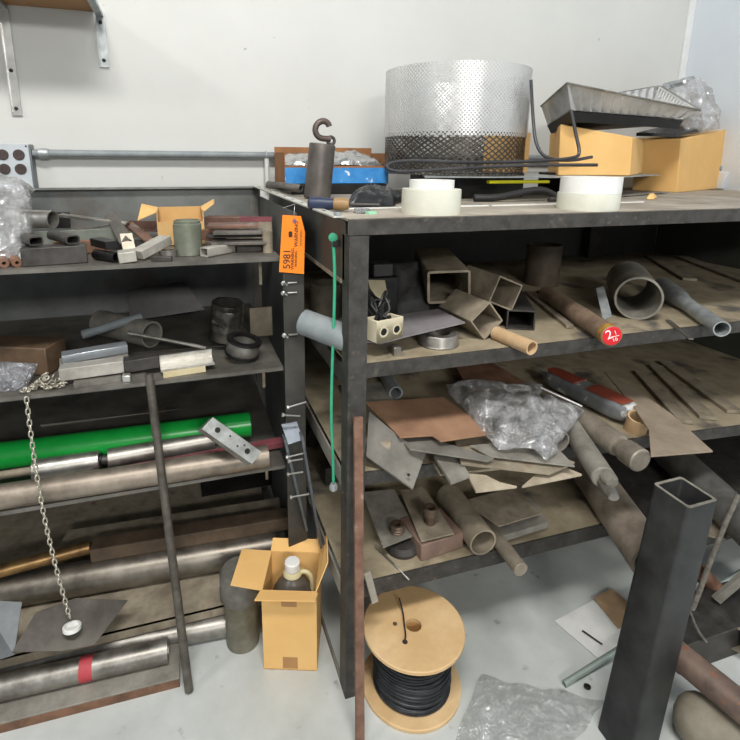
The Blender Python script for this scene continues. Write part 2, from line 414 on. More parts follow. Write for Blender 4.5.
# ================================================================ RIGHT BENCH
BF, BB, BL, BR = 1.056, 2.07, .34, 2.3
S1, S3 = .945, .352
def s2(X): return .668-.057*(X-.38)
ZT = 1.274
parts = [('top', MB().box((BL, BF, ZT-.034), (BR, BF+.006, ZT)).box((BL, BF, ZT-.006), (BR, BB, ZT)), BTOP, .001, None, [('front_edge', MB().box((BL-.001, BF-.004, ZT-.035), (BR, BF-.0005, ZT-.001)), BENCH, .001)])]
def shelf(z, x1): return MB().box((BL+.006, BF+.006, z-.004), (x1, BB-.01, z))
def lip(z0, z1, x1, h): return MB().prism([V(BL+.045, BF, z0), V(x1, BF, z1), V(x1, BF, z1-h), V(BL+.045, BF, z0-h)], .005, V(0, -1, 0))
parts += [('shelf', shelf(S1, BR), BENCHS, 0, None, [('front_edge', lip(S1, S1, BR, .034), BENCH)])]
q = MB().ring_join([[V(x, y, s2(x)-dz) for x, y in ((BL+.006, BF+.006), (BR, BF+.006), (BR, BB-.01), (BL+.006, BB-.01))] for dz in (.004, 0)])
parts += [('shelf', q, BENCHS, 0, None, [('front_edge', lip(s2(BL+.045), s2(BR), BR, .034), BENCH)])]
parts += [('shelf', shelf(S3, 1.2), BENCHS, 0, None, [('front_edge', lip(S3, S3, 1.2, .046), BENCH)])]
parts += [('back_panel', MB().box((BL+.01, BB-.005, .62), (1.2, BB, ZT-.01)).box((1.2, BB-.005, .02), (BR, BB, ZT-.01)), BPAN),
          ('end_panel', MB().box((BR-.004, BF+.03, .02), (BR, BB-.01, ZT-.012)), BPAN),
          ('end_panel', MB().box((BL, BF+.03, 1.135), (BL+.004, BB-.01, ZT-.008)), BPAN, 0, None, [('ledge', MB().box((BL-.002, BF+.05, 1.125), (BL+.012, BB-.02, 1.1345)), DUSTY)]),
          ('post', MB().box((BL, BF-.006, 0), (BL+.044, BF, ZT-.036)).box((BL, BF, 0), (BL+.006, BF+.045, ZT-.036)), BENCH, .001),
          ('post', MB().box((BL, BB-.045, 0), (BL+.006, BB-.001, 1.02)), BENCH),
          ('post', MB().box((BR-.04, BF-.005, 0), (BR, BF-.0005, ZT-.036)), BENCH),
          ('post', MB().box((1.14, BB-.12, 0), (1.17, BB-.08, S3-.006)), BENCH),
          ('post', MB().box((1.84, BB-.06, .02), (1.93, BB-.015, ZT-.01)), BENCH)]
for z in (.93, .655, .33, .02):
    parts.append(('side_beam', MB().box((BL+.0005, BF+.046, z-.045), (BL+.006, BB-.046, z)), DUSTYG if z < .9 else BENCH))
thing('steel_bench_rack', 'deep black steel bench with three shelves of scrap, on the right', 'bench', parts)

# ================================================================ SHELF ONE OF THE LEFT RACK  (helper: things lying along the rack)
def hpipe(x0, y0, x1, y1, zc, d, ext=0., ri=.8, ext1=0., yk=None):
    a = at(x0, y0, z=zc); b = at(x1, y1, z=zc); r = rad(b, d); u = (b-a).normalized()
    return a-u*ext, b+u*ext1, r
G1 = 'offcuts on the top shelf of the left rack'
# plastic bag
a = S(-14, 1.42, Z1+.004); fn = crumple([S(-22, 1.40, Z1+.02), S(24, 1.42, Z1+.01), S(36, 1.75, Z1+.16), S(-12, 1.72, Z1+.19)], .07, 26, 26, .022, 16, 3)
one('plastic_bag', MB().grid(fn, 34, 34, .002), FILM, 'crumpled clear plastic bag at the left end of the top shelf', 'bag', flat=True)
def rtube(name, x0, Y0, x1, Y1, z, r, m, label, cat, ri=None, group=None, seg=28):
    A = S(x0, Y0, z+r); B = S(x1, Y1, z+r)
    return one(name, MB().tube(A, B, r, r*.86 if ri is None else ri, seg), m, label, cat, group)
rtube('steel_tube', 12, 1.80, 53, 1.74, Z1+.045, .026, STEELB, 'short shiny tube end resting high beside the plastic bag', 'tube')
mb = MB().section(S(-10, 1.62, Z1+.001), S(122, 1.66, Z1+.001), [(-.03, 0), (.03, 0), (.03, .052), (.025, .052), (.025, .005), (-.025, .005), (-.025, .045), (-.03, .045)])
one('steel_channel', mb, mat('greenish_steel', '858a80', '6a6f66', .5, .5), 'long greenish grey steel channel along the top shelf', 'channel', bev=.001)
one('steel_bar', MB().bar(S(54, 1.53, Z1+.018), S(110, 1.55, Z1+.018), .02, .034), RUST, 'short rusty flat bar behind the dark notched block', 'bar', bev=.002)
# dark block with two small square tubes peeking above
one('steel_block', MB().bar(S(22, 1.40, Z1+.022), S(87, 1.42, Z1+.022), .05, .043), DSTEEL, 'dark grey rectangular steel bar at the front of the top shelf', 'block', bev=.002)
for x, lb in ((36, 'small dark square tube end above the left of the dark bar'), (73, 'small dark square tube end above the right of the dark bar')):
    p = S(x, 1.40, Z1+.0445+.0125); one('square_tube', MB().boxtube(p, p+V(-.06, .10, 0), .033, .022, .003), DSTEEL, lb, 'square tube')
rtube('steel_pipe', 96, 1.44, 117, 1.38, Z1, .013, BLACK, 'short black pipe stub right of the dark bar', 'pipe')
A = S(12, 1.56, Z1+.06); one('steel_pipe', MB().tube(A, S(28, 1.45, Z1+.04), .018, .014), DSTEEL, 'small dark pipe leaning below the plastic bag', 'pipe')
for x, r, lb, mm in ((4, .011, 'small copper coloured rod end at the left edge of the top shelf', RUSTP), (17, .011, 'small copper coloured rod end beside the dark bar', RUST)):
    p = S(x, 1.38, Z1+r); one('round_rod', MB().tube(p, p+V(-.05, .12, 0), r, .004), mm, lb, 'rod', 'copper rod ends')
def angle_prof(w, h, t): return [(0, 0), (w, 0), (w, t), (t, t), (t, h), (0, h)]
one('angle_iron', MB().section(S(128, 1.47, Z1+.006), S(112, 1.75, Z1+.05), [(-.018, .03), (0, .042), (.018, .03), (.018, .026), (0, .038), (-.018, .026)]), MILL, 'rusty angle iron offcut pointing forward on the top shelf', 'angle iron')
one('angle_iron', MB().section(S(118, 1.86, Z1+.02), S(168, 1.80, Z1+.02), angle_prof(.03, .03, .004)), RUSTP, 'brownish angle iron lying at the back of the top shelf', 'angle iron')
one('wood_block', MB().bar(S(130, 1.43, Z1+.013), S(126, 1.50, Z1+.05), .03, .012), mat('pale_block', 'd8cfbd', 'c5bba8', .7), 'small pale block leaning in the middle of the top shelf', 'block')
one('steel_bar', MB().bar(S(118, 1.385, Z1+.013), S(136, 1.39, Z1+.016), .05, .026), mat('light_tin', 'b9b6ab', '9c998f', .5, .4), 'small pale metal block left of the light flat bar', 'bar', bev=.002)
one('steel_bar', MB().bar(S(137, 1.40, Z1+.014), S(166, 1.47, Z1+.04), .04, .022), LFLAT, 'light grey flat bar tilted up on the top shelf', 'bar', bev=.001)
p = S(168, 1.43, Z1); one('steel_ring', MB().lathe(p, (0, 0, 1), [(.022, 0), (.022, .018), (.016, .018), (.016, 0)], 28, True), STEEL, 'small flat steel ring beside the tall tin can', 'ring')
p = S(189, 1.45, Z1); one('tin_can', MB().lathe(p, (0, 0, 1), [(.034, 0), (.036, .002), (.036, .082), (.034, .084), (.034, .09), (.031, .092), (.031, .088), (.005, .086)], 32), mat('dull_tin', '8f9386', '757968', .5, .5), 'dull greenish metal can standing on the top shelf', 'can')
# small open cardboard box
c = S(182, 1.68, Z1); w_, d_, h_ = .13, .15, .100
bx = MB()
for lo, hi in (((-w_/2, -d_/2, 0), (w_/2, -d_/2+.003, h_)), ((-w_/2, d_/2-.003, 0), (w_/2, d_/2, h_)), ((-w_/2, -d_/2+.003, 0), (-w_/2+.003, d_/2-.003, h_)), ((w_/2-.003, -d_/2+.003, 0), (w_/2, d_/2-.003, h_)), ((-w_/2, -d_/2, 0), (w_/2, d_/2, .003))):
    bx.box(c+V(*lo), c+V(hi[0], hi[1], .070 if hi[1] < 0 and hi[2] > .01 and lo[0] < 0 < hi[0] else hi[2]))
f1 = MB().prism([c+V(-w_/2, -d_/2, h_), c+V(-w_/2, d_/2, h_), c+V(-w_/2-.045, d_/2-.01, h_+.012), c+V(-w_/2-.05, -d_/2-.01, h_-.02)], .003)
f2 = MB().prism([c+V(w_/2, -d_/2, h_), c+V(w_/2, d_/2, h_), c+V(w_/2+.04, d_/2, h_+.022), c+V(w_/2+.03, -d_/2, h_+.022)], .003)
thing('cardboard_box', 'small open cardboard box behind the tin can', 'box', [('box_body', bx, CARDD), ('flap', f1, CARD), ('flap', f2, CARD)])
A = S(204, 1.40, Z1+.013); one('square_tube', MB().boxtube(A, S(231, 1.46, Z1+.013), .03, .024, .003, .003), LFLAT, 'short light grey square tube end right of the tin can', 'square tube')
zz = Z1
for i, (x0, x1, y0, mm) in enumerate(((212, 266, 1.45, MILL), (207, 266, 1.50, DSTEEL), (214, 262, 1.47, MILL), (208, 258, 1.52, RUSTP))):
    one('flat_plate', MB().bar(S(x0, y0+.02, zz+.0275+i*.0125), S(x1, y0, zz+.0275+i*.0125), .07, .008), mm, ['lowest', 'second', 'third', 'topmost'][i]+' of the stacked thin flats at the right of the top shelf', 'flat bar', bev=.001)
one('flat_plate', MB().bar(S(236, 1.48, zz+.011), S(264, 1.48, zz+.011), .05, .022), DSTEEL, 'dark steel block under the stacked thin flats', 'block')
one('steel_bar', MB().bar(S(240, 1.72, zz+.06), S(272, 1.70, zz+.06), .02, .014), MAROON, 'short maroon painted bar at the right end of the top shelf', 'bar')
one('steel_block', MB().bar(S(238, 1.71, zz+.026), S(272, 1.69, zz+.026), .03, .052), DUSTY, 'dusty block under the maroon bar', 'block')
p = S(268, 1.43, zz); one('steel_pipe', MB().lathe(p, (0, 0, 1), [(.014, 0), (.014, .06), (.010, .06), (.010, 0)], 20, True), DUSTY, 'short upright dusty pipe stub at the right end of the top shelf', 'pipe')
one('flat_plate', MB().bar(S(62, 1.86, Z1+.016), S(114, 1.80, Z1+.045), .06, .006), STEEL, 'thin curved light strip at the back of the top shelf', 'flat bar')
one('steel_bar', MB().bar(S(206, 1.88, Z1+.03), S(252, 1.84, Z1+.03), .05, .05), RUSTP, 'brown bar at the back behind the stacked flats', 'bar', bev=.002)

for x0, Y0, x1, Y1, h0, h1, w_, t_, m_, lb in (
        (60, 1.72, 128, 1.66, .085, .062, .03, .008, STEEL, 'thin pale flat bar resting on the greenish channel'),
        (128, 1.70, 150, 1.52, .058, .03, .03, .006, RUSTP, 'short brown flat bar leaning behind the light flat bar'),
        (96, 1.48, 112, 1.40, .040, .040, .03, .020, BLACK, 'small black block above the black pipe stub'),
        (110, 1.60, 160, 1.56, .012, .012, .03, .022, DSTEEL, 'dark bar lying behind the light flat bar'),
        (152, 1.38, 172, 1.37, .006, .006, .016, .011, DSTEEL, 'thin dark bar in front of the small flat ring'),
        (204, 1.58, 222, 1.54, .035, .035, .04, .03, RUST, 'rust brown lump of steel left of the stacked flats'),
        (30, 1.90, 70, 1.90, .055, .05, .02, .05, BLACK, 'black bar standing behind the greenish channel')):
    one('steel_bar', MB().bar(S(x0, Y0, Z1+h0), S(x1, Y1, Z1+h1), w_, t_), m_, lb, 'bar', bev=.001)
# ================================================================ SHELF TWO OF THE LEFT RACK
z = Z2
one('timber_block', MB().bar(S(-60, 1.62, z+.042), S(57, 1.50, z+.04), .09, .075), WOODD, 'brown timber block at the left of the second shelf', 'block', bev=.003)
one('plastic_bag', MB().grid(crumple([S(-22, 1.38, z+.004), S(26, 1.38, z+.004), S(38, 1.44, z+.045), S(-12, 1.46, z+.05)], .02, 20, 20, .012, 22, 8), 20, 20, .002), FILMG, 'small grey plastic bag at the front of the second shelf', 'bag')
one('steel_bar', MB().bar(S(60, 1.47, z+.026), S(127, 1.50, z+.072-.04), .055, .016), DUSTYG, 'thin dull plate under the bright aluminium bar', 'bar')
one('aluminium_bar', MB().bar(S(62, 1.46, z+.048), S(127, 1.49, z+.052), .04, .022), mat('bright_aluminium', 'ccd3d8', 'b5bcc2', .3, .7), 'bright aluminium bar on top of the pile on the second shelf', 'bar', bev=.001)
one('steel_bar', MB().bar(S(60, 1.40, z+.030), S(124, 1.41, z+.032), .04, .032), LFLAT, 'light grey square bar in front of the bright aluminium bar', 'bar', bev=.0015)
one('steel_bar', MB().bar(S(124.5, 1.41, z+.030), S(159, 1.415, z+.034), .04, .032), DSTEEL, 'dark square bar beside the vertical pole on the second shelf', 'bar', bev=.0015)
one('aluminium_bar', MB().section(S(160, 1.42, z+.014), S(212, 1.43, z+.016), angle_prof(.05, .03, .006)), STEELB, 'pale aluminium angle at the centre of the second shelf', 'angle')
one('wood_block', MB().bar(S(163, 1.375, z+.007), S(205, 1.385, z+.008), .022, .014), mat('cream_wood', 'd6c9a5', 'c2b48d', .6), 'narrow cream wooden strip below the aluminium angle', 'strip')
one('steel_bar', MB().bar(S(74, 1.37, z+.007), S(121, 1.38, z+.007), .018, .013), STEEL, 'thin light bar at the front of the second shelf', 'bar')
one('square_nut', MB().cbox(S(127, 1.372, z), (.02, .02, .018)), ZINC, 'small pale nut at the end of the thin light bar', 'nut', bev=.002)
one('steel_bar', MB().bar(S(92, 1.395, z+.004), S(146, 1.40, z+.004), .025, .008), MILL, 'dark thin bar lying flat under the light square bar', 'bar')
A = S(82, 1.60, z+.062); B = S(141, 1.66, z+.085)
one('conduit_tube', MB().tube(A, B, .013, .010), GREYPL, 'thin light grey tube lying across the second shelf', 'tube')
A = S(152, 1.60, z+.045); one('steel_pipe', MB().tube(A, A+V(-.16, .17, 0), .040, .034), DUSTYG, 'wide grey pipe end facing forward on the second shelf', 'pipe')
one('black_plate', MB().prism([S(128, 1.92, z+.11), S(184, 1.92, z+.13), S(205, 1.88, z+.03), S(130, 1.88, z+.01)], .004), BLACK, 'black plate leaning on the back of the second shelf', 'plate')
one('steel_plate', MB().prism([S(52, 1.95, z+.002), S(238, 1.95, z+.004), S(250, 1.55, z+.004), S(105, 1.58, z+.002)], .0018), RACKP, 'large flat plate lying across the second shelf', 'plate')
# threaded strap
A = S(128, 1.50, z+.088); B = S(206, 1.42, z+.052)
sv = MB(); 
for k in range(46):
    a_ = A.lerp(B, k/46); b_ = A.lerp(B, (k+.55)/46); u = (b_-a_).normalized(); 
    sv.lathe(a_, u, [(.0046, 0), (.0056, (b_-a_).length/2), (.0046, (b_-a_).length)], 8)
sv.tube(A, B, .0046, 0, 8)
one('threaded_rod', sv, STEEL, 'thin threaded rod lying slanted on the second shelf', 'rod')
# rolls
A = S(227, 1.55, z+.088); up = V(.12, -.1, 1).normalized()
foil = mat('crinkled_tape', '8a867f', '4c4844', .28, .75, scale=9, bump=.6)
q = MB(); rings = []
a_, b_ = basis(up)
for i in range(13):
    h = .115*i/12
    rings.append([A-up*.06+up*h+(a_*math.cos(t)+b_*math.sin(t))*(.046+.0015*math.sin(i*2.3)+.006*noise.noise(V(math.cos(t)*2.5, math.sin(t)*2.5, i*.6))) for t in [2*math.pi*j/30 for j in range(30)]])
for i in range(12, -1, -1): rings.append([A-up*.06+up*.115*i/12+(a_*math.cos(t)+b_*math.sin(t))*.038 for t in [2*math.pi*j/30 for j in range(30)]])
q.ring_join(rings, True)
one('tape_roll', q, foil, 'roll wrapped in crinkled dark silvery tape on the second shelf', 'roll')
B = S(243, 1.44, z+.036); u2 = V(.22, -.12, 1).normalized()
bb = MB().lathe(B-u2*.02, u2, [(.044, 0), (.046, .004), (.046, .04), (.044, .044), (.034, .044), (.034, 0)], 36, True)
rr = MB().lathe(B-u2*.022, u2, [(.047, 0), (.049, .002), (.049, .008), (.0465, .0085), (.0465, 0)], 36, True)
thing('bearing_ring', 'polished steel ring with dark rims in front of the tape roll', 'ring', [('ring', bb, STEEL), ('rim', rr, BLACK), ('rim', MB().lathe(B+u2*.018, u2, [(.047, 0), (.049, .001), (.049, .008), (.033, .009), (.033, 0)], 36, True), BLACK)])
one('steel_plate', MB().bar(S(250, 1.62, z+.05), S(272, 1.62, z+.05), .004, .095), DUSTY, 'small dusty plate standing at the right end of the second shelf', 'plate')
# chain: a heap on the shelf and a hanging length
def link_mesh(name, L=.019, Wd=.0125, r=.0019):
    pts = []
    for t in range(14):
        g = 2*math.pi*t/14; pts.append(V((Wd/2-r)*math.cos(g), 0, (L/2-Wd/2)*(1 if math.sin(g) >= 0 else -1)+(Wd/2-r)*math.sin(g)))
    q = MB().path(pts, r, 7, True); me = bpy.data.meshes.new(name); me.from_pydata(q.v, [], q.f); me.shade_smooth(); me.materials.append(BRASSY); return me
LM = link_mesh('chain_link')
e = bpy.data.objects.new('link_chain', None); COL.objects.link(e); e.empty_display_size = .04
Ys = RF-.02
top = at(26, 395, Y=Ys); top.z = Z2+.004; mid = at(34, 470, Y=Ys-.005); bot = at(70, 618, Y=Ys-.05)
e.location = V(bot.x, bot.y, bot.z-.02); e['label'] = 'thin brassy link chain hanging over the edge of the second shelf'; e['category'] = 'chain'
first = None; n = 42
def bez(t): return top.lerp(bot, t)+V(-.012*math.sin(math.pi*t), 0, 0)
for k in range(n):
    t = (k+.5)/n; p = bez(t); d = (bez(min(1, t+.02))-bez(max(0, t-.02))).normalized()
    o = bpy.data.objects.new('chain_link', LM); COL.objects.link(o); o.parent = e
    L_ = (bez(1)-bez(0)).length/n; a_, b_ = basis(d)
    M_ = Matrix((a_, b_, d)).transposed() @ Matrix.Rotation(math.pi/2*(k % 2)+.6, 3, 'Z')
    M4 = M_.to_4x4() @ Matrix.Diagonal((1, 1, L_/.0135, 1)); M4.translation = p-e.location; o.matrix_local = M4
for k in range(34):
    t = k/34; p = V(top.x+.03*math.sin(k*1.3)+.055*t, Z2, 0); p = V(top.x-.012+.085*t+.008*math.sin(k*2.1), RF+.012+.028*random.random(), Z2+.006+.036*math.exp(-((t-.55)/.3)**2)*random.random())
    o = bpy.data.objects.new('chain_link', LM); COL.objects.link(o); o.parent = e
    M4 = (Matrix.Rotation(random.random()*6, 3, 'Z') @ Matrix.Rotation(random.uniform(.9, 2.2), 3, 'X') @ Matrix.Rotation(random.random()*3, 3, 'Z')).to_4x4(); M4.translation = p-e.location; o.matrix_local = M4
ctr = at(72, 628, Y=Ys-.052)
nn = (EYE-ctr).normalized()*.05+V(.05, .25, 1.2); nn.normalize()
one('plastic_disc', MB().lathe(ctr-nn*.004, nn, [(.0205, 0), (.022, .001), (.022, .010), (.0205, .011), (.017, .011), (.017, 0)], 32, True).lathe(ctr-nn*.002, nn, [(.0168, 0), (.0168, .001)], 24), WHITEP, 'round white cap with a raised rim at the lower end of the chain', 'cap')

# ================================================================ SHELF THREE AND BELOW, LEFT RACK
def lp(name, x0, y0, x1, y1, zc, d, m, label, cat='pipe', ri=.84, ext=.35, group=None, more=None):
    A, B, r = hpipe(x0, y0, x1, y1, zc, d, ext)
    if more is None: return one(name, MB().tube(A, B, r, r*ri if ri else 0), m, label, cat, group)
    return A, B, r
lp('steel_pipe', 0, 456, 250, 424, Z3+.052, 24, GREEN, 'long bright green painted pipe on the third shelf')
A, B, r = hpipe(33, 470, 100, 460, Z3+.031, 20); rod = MB().tube(A-(B-A).normalized()*.2, A, .010)
thing('steel_shaft', 'silvery shaft section with a thin tail in front of the green pipe', 'shaft', [('sleeve', MB().tube(A, B, r), STEELB), ('thin_end', rod, DUSTY), ('collar', MB().tube(B, B+(B-A).normalized()*.006, r*.7), BLACK)])
A, B, r = hpipe(108, 459, 214, 440, Z3+.031, 19); u = (B-A).normalized()
thing('steel_shaft', 'silvery shaft section ending under the drilled aluminium block', 'shaft', [('sleeve', MB().tube(A, B, r), STEEL), ('stub', MB().tube(A-u*.02, A-u*.0005, .012), DSTEEL)])
A = at(90, 478, z=Z3+.014); B = at(282, 442, z=Z3+.02); one('flat_bar', MB().bar(A, B, .03, .02), MAROON, 'maroon painted flat bar behind the front pipe on the third shelf', 'bar', bev=.001)
lp('steel_pipe', 0, 497, 268, 456, Z3+.028, 22, mat('brownish_steel', 'a59a8c', '786e62', .42, .65, scale=14, rough2=.55), 'long brownish steel pipe at the front of the third shelf')
one('steel_plate', MB().prism([at(40, 425, Y=1.8), at(262, 400, Y=1.8), at(266, 432, Y=1.8), at(60, 452, Y=1.8)], .004, V(0, -1, 0)), DUSTYG, 'grey plate leaning behind the green pipe', 'plate')
# drilled block leaning
P4 = [at(213, 417, Y=1.335), at(202, 429, Y=1.315), at(251, 466, Y=1.285), at(262, 452, Y=1.30)]
P4[2] = P4[1]+(P4[3]-P4[0])
n_ = (P4[1]-P4[0]).cross(P4[3]-P4[0]).normalized()
if n_.y > 0: n_ = -n_
al = mat('scratched_aluminium', 'c3c5c1', '8e908c', .35, .6, scale=22)
blk = MB().prism(P4, .05, n_)
holes = []
for u_, v_ in ((.2, .5), (.8, .5)):
    c = P4[0]+(P4[1]-P4[0])*v_+(P4[3]-P4[0])*u_
    holes.append(('hole', MB().lathe(c+n_*.0002, n_, [(.0075, 0), (.0075, .0004)], 20), BLACK))
for u_, v_ in ((.42, .35), (.62, .6), (.7, .3)):
    c = P4[0]+(P4[1]-P4[0])*v_+(P4[3]-P4[0])*u_
    holes.append(('hole', MB().lathe(c+n_*.0002, n_, [(.003, 0), (.003, .0004)], 12), DSTEEL))
thing('drilled_block', 'rectangular aluminium block with drilled holes leaning over the green pipe', 'block', [('block', blk, al, .001)]+holes)
# clamp-like channel with bolts in front of the rack post
A0 = at(279, 420, Y=1.30); A1 = at(298, 418, Y=1.30); B0 = at(306, 532, Y=1.33); B1 = at(318, 545, Y=1.30)
bl = mat('blued_steel', '7b8086', '5b6066', .35, .6)
mb = MB().bar(at(284, 437, Y=1.29), at(306, 528, Y=1.305), .007, .03, V(0, 1, 0)); m2 = MB().bar(at(301, 434, Y=1.275), at(320, 545, Y=1.28), .007, .03, V(0, 1, 0))
tp = MB().prism([at(281, 424, Y=1.31), at(297, 421, Y=1.31), at(303, 440, Y=1.27), at(288, 445, Y=1.27)], .006)
bo = []
for x0, y0, x1, y1 in ((288, 457, 305, 453), (289, 474, 303, 472), (292, 497, 309, 494), (289, 407, 306, 402), (284, 415, 300, 416), (290, 461, 303, 459)):
    p = at(x0, y0, Y=1.268); q_ = at(x1, y1, Y=1.268+.004); u = (q_-p).normalized()
    bo.append(('bolt', MB().tube(p, q_, .0022, 0, 10).lathe(p-u*.006, u, [(.0055, 0), (.0055, .0055)], 6), ZINC))
thing('bolted_bracket', 'dark steel U bracket with bright bolts leaning against the rack post', 'bracket', [('side_bar', mb, bl, .0005), ('side_bar', m2, bl, .0005), ('top_plate', tp, mat('bracket_top', '5a6068', '444a50', .4, .5), .001)]+bo)

lp('steel_pipe', 0, 592, 276, 545, Z4+.046, 29, mat('oily_steel', '8f897f', '5e584f', .34, .8, scale=9, rough2=.5), 'thick oily steel pipe on the bottom shelf of the left rack')
lp('brass_rod', 0, 571, 90, 547, Z4+.13, 12, mat('rusty_gold', 'b08d5c', '6f5337', .4, .7, scale=20), 'thin golden rusty rod behind the thick oily pipe', 'rod', 0)
A = at(92, 550, z=Z4+.115); B = at(290, 518, z=Z4+.115); one('timber_batten', MB().bar(A, B, .06, .045), mat('old_timber', '6b5a48', '4d3f32', .7, scale=12), 'old brown batten behind the thick oily pipe', 'batten', bev=.003)
A = at(60, 566, z=Z4+.045); B = at(285, 528, z=Z4+.06); one('timber_batten', MB().bar(A+V(0, .08, 0), B+V(0, .08, 0), .08, .08), DUSTY, 'dusty square beam at the back of the bottom shelf', 'beam', bev=.003)
one('angle_iron', MB().bar(S(200, 1.93, Z4+.10), S(270, 1.93, Z4+.10), .05, .2), BLACK, 'dark box section at the back of the bottom shelf', 'box section')
# leaning black plate
pl = [at(76, 598, Y=1.36), at(128, 600, Y=1.36), at(94, 645, Y=1.26), at(62, 651, Y=1.25), at(12, 652, Y=1.245), at(36, 612, Y=1.33)]
one('steel_plate', MB().prism(pl, .004), mat('dark_plate', '6a655d', '45413b', .42, .4, scale=6), 'dark five-sided steel plate leaning under the chain', 'plate')
one('steel_plate', MB().prism([at(-20, 600, Y=1.33), at(22, 602, Y=1.33), at(14, 655, Y=1.25), at(-25, 668, Y=1.25)], .004), mat('grey_plate', '6a6e70', '55595b', .45, .4), 'grey plate leaning at the left edge below the bottom shelf', 'plate')
lp('steel_pipe', 0, 668, 226, 624, .034, 22, STEEL, 'long steel pipe on the floor ending behind the steel can')
A, B, r = hpipe(-5, 689, 168, 650, .063, 22, .3); u = (B-A).normalized(); t0 = A.lerp(B, 0); 
c = at(89, 660, z=.063); c = A+u*((c-A).dot(u))
thing('steel_pipe', 'steel pipe with a band of red tape on the floor', 'pipe', [('pipe', MB().tube(A, B, r, r*.85), STEEL), ('tape_band', MB().lathe(c-u*.016, u, [(r+.0006, 0), (r+.0006, .032), (r+.0002, .032), (r+.0002, 0)], 28, True), REDT, 0, 'red tape band')])
# wide channel lying on the floor
A = at(-5, 735, z=.0); B = at(180, 687, z=.0); u = (B-A).normalized(); w2 = V(-u.y, u.x, 0)
H_ = .032
thing('channel_iron', 'wide rusty-edged steel channel lying flat on the floor under the taped pipe', 'channel',
      [('web', MB().prism([A-u*.3+V(0, 0, H_), B+V(0, 0, H_), B+w2*.13+V(0, 0, H_), A-u*.3+w2*.13+V(0, 0, H_)], .005), DUSTYG, .001),
       ('flange', MB().prism([A-u*.3, B, B+V(0, 0, H_-.006), A-u*.3+V(0, 0, H_-.006)], .006, -w2), RUST, .001),
       ('flange', MB().prism([A-u*.3+w2*.13, B+w2*.13, B+w2*.13+V(0, 0, H_-.006), A-u*.3+w2*.13+V(0, 0, H_-.006)], .006, w2), RUST, .001)])
# leaning tall pole
B = at(189, 690, z=0.006); B.z = .004; A = at(149, 374, Y=RF-.012)
one('steel_rod', MB().tube(B, A, .0115, 0, 24, .0105), mat('pole_steel', '6f6a62', '4b4640', .5, .5, scale=25), 'tall dark steel rod leaning against the left rack from the floor', 'rod')

# steel canister
p = at(243, 640, z=0); p.z = 0
q = mat('canister_steel', '8d897a', '65614f', .5, .25, scale=10)
thing('steel_canister', 'round dark steel canister with a wide cap beside the cardboard box', 'canister',
      [('body', MB().lathe(p, (0, 0, 1), [(.047, 0), (.048, .002), (.048, .165)], 36), q), ('cap', MB().lathe(p+V(0, 0, .1655), (0, 0, 1), [(.058, 0), (.059, .002), (.059, .03), (.0575, .033), (.0575, .075), (.050, .088), (.0, .09)], 36), mat('cap_steel', '7b7972', '5b5952', .5, .25))])
# cardboard box and jug
a = at(264, 669, z=0); b = at(317, 671, z=0); a.z = b.z = 0
ux = (b-a).normalized(); uy = V(-ux.y, ux.x, 0); Wb = (b-a).length; Db = Wb*1.0; Hb = .265
def bp(x, y, z): return a+ux*x+uy*y+V(0, 0, z)
t = .003
def wall(p0, p1, n): return MB().prism([p0, p1, p1+V(0, 0, Hb), p0+V(0, 0, Hb)], t, n)
body = MB()
for p0, p1, n in ((bp(0, 0, 0), bp(Wb, 0, 0), -uy), (bp(0, Db, 0), bp(Wb, Db, 0), uy), (bp(0, t, 0), bp(0, Db-t, 0), -ux), (bp(Wb, t, 0), bp(Wb, Db-t, 0), ux)):
    k = wall(p0, p1, n); o_ = len(body.v); body.v += k.v; body.f += [tuple(i+o_ for i in f) for f in k.f]
k = MB().prism([bp(0, 0, t), bp(Wb, 0, t), bp(Wb, Db, t), bp(0, Db, t)], t, V(0, 0, 1)); o_ = len(body.v); body.v += k.v; body.f += [tuple(i+o_ for i in f) for f in k.f]
fl = [MB().prism([bp(-.003, 0, Hb), bp(Wb+.004, -.001, Hb), bp(Wb+.0, -.034, Hb+.006), bp(-.010, -.038, Hb+.006)], t),
      MB().prism([bp(0, .002, Hb), bp(0, Db, Hb), bp(-.085, Db-.004, Hb+.006), bp(-.085, .01, Hb+.006)], t),
      MB().prism([bp(Wb, .002, Hb), bp(Wb, Db, Hb), bp(Wb+.02, Db-.01, Hb+.075), bp(Wb+.03, .03, Hb+.07)], t, ux),
      MB().prism([bp(0, Db, Hb), bp(Wb, Db, Hb), bp(Wb-.002, Db+.03, Hb+.02), bp(.002, Db+.03, Hb+.02)], t)]
TP = mat('brown_packing_tape', 'b08453', 'a87c4c', .4)
tp = MB().prism([bp(Wb*.36, -.0005, .006), bp(Wb*.64, -.0005, .006), bp(Wb*.64, -.0005, .045), bp(Wb*.36, -.0005, .045)], .0004, -uy)
tp2 = MB().prism([bp(Wb*.36, -.0005, Hb-.05), bp(Wb*.64, -.0005, Hb-.05), bp(Wb*.64, -.0005, Hb-.015), bp(Wb*.36, -.0005, Hb-.015)], .0004, -uy)
thing('cardboard_box', 'tall open cardboard box with flaps standing on the floor', 'box', [('box_body', body, CARD)]+[('flap', f, CARD) for f in fl]+[('tape', tp, TP), ('tape', tp2, TP)])
jc = bp(Wb*.5, Db*.5, .004)
jb = MB().lathe(jc, (0, 0, 1), [(.055, 0), (.062, .006), (.062, .17), (.058, .195), (.04, .228), (.022, .246), (.019, .262)], 36)
cap = MB().lathe(jc+V(0, 0, .268), (0, 0, 1), [(.0215, 0), (.0215, .022), (.019, .025), (0, .0255)], 28)
nk = MB().lathe(jc+V(0, 0, .248), (0, 0, 1), [(.025, 0), (.027, .004), (.025, .012), (.021, .018)], 28)
h0 = jc+V(0, 0, .255)
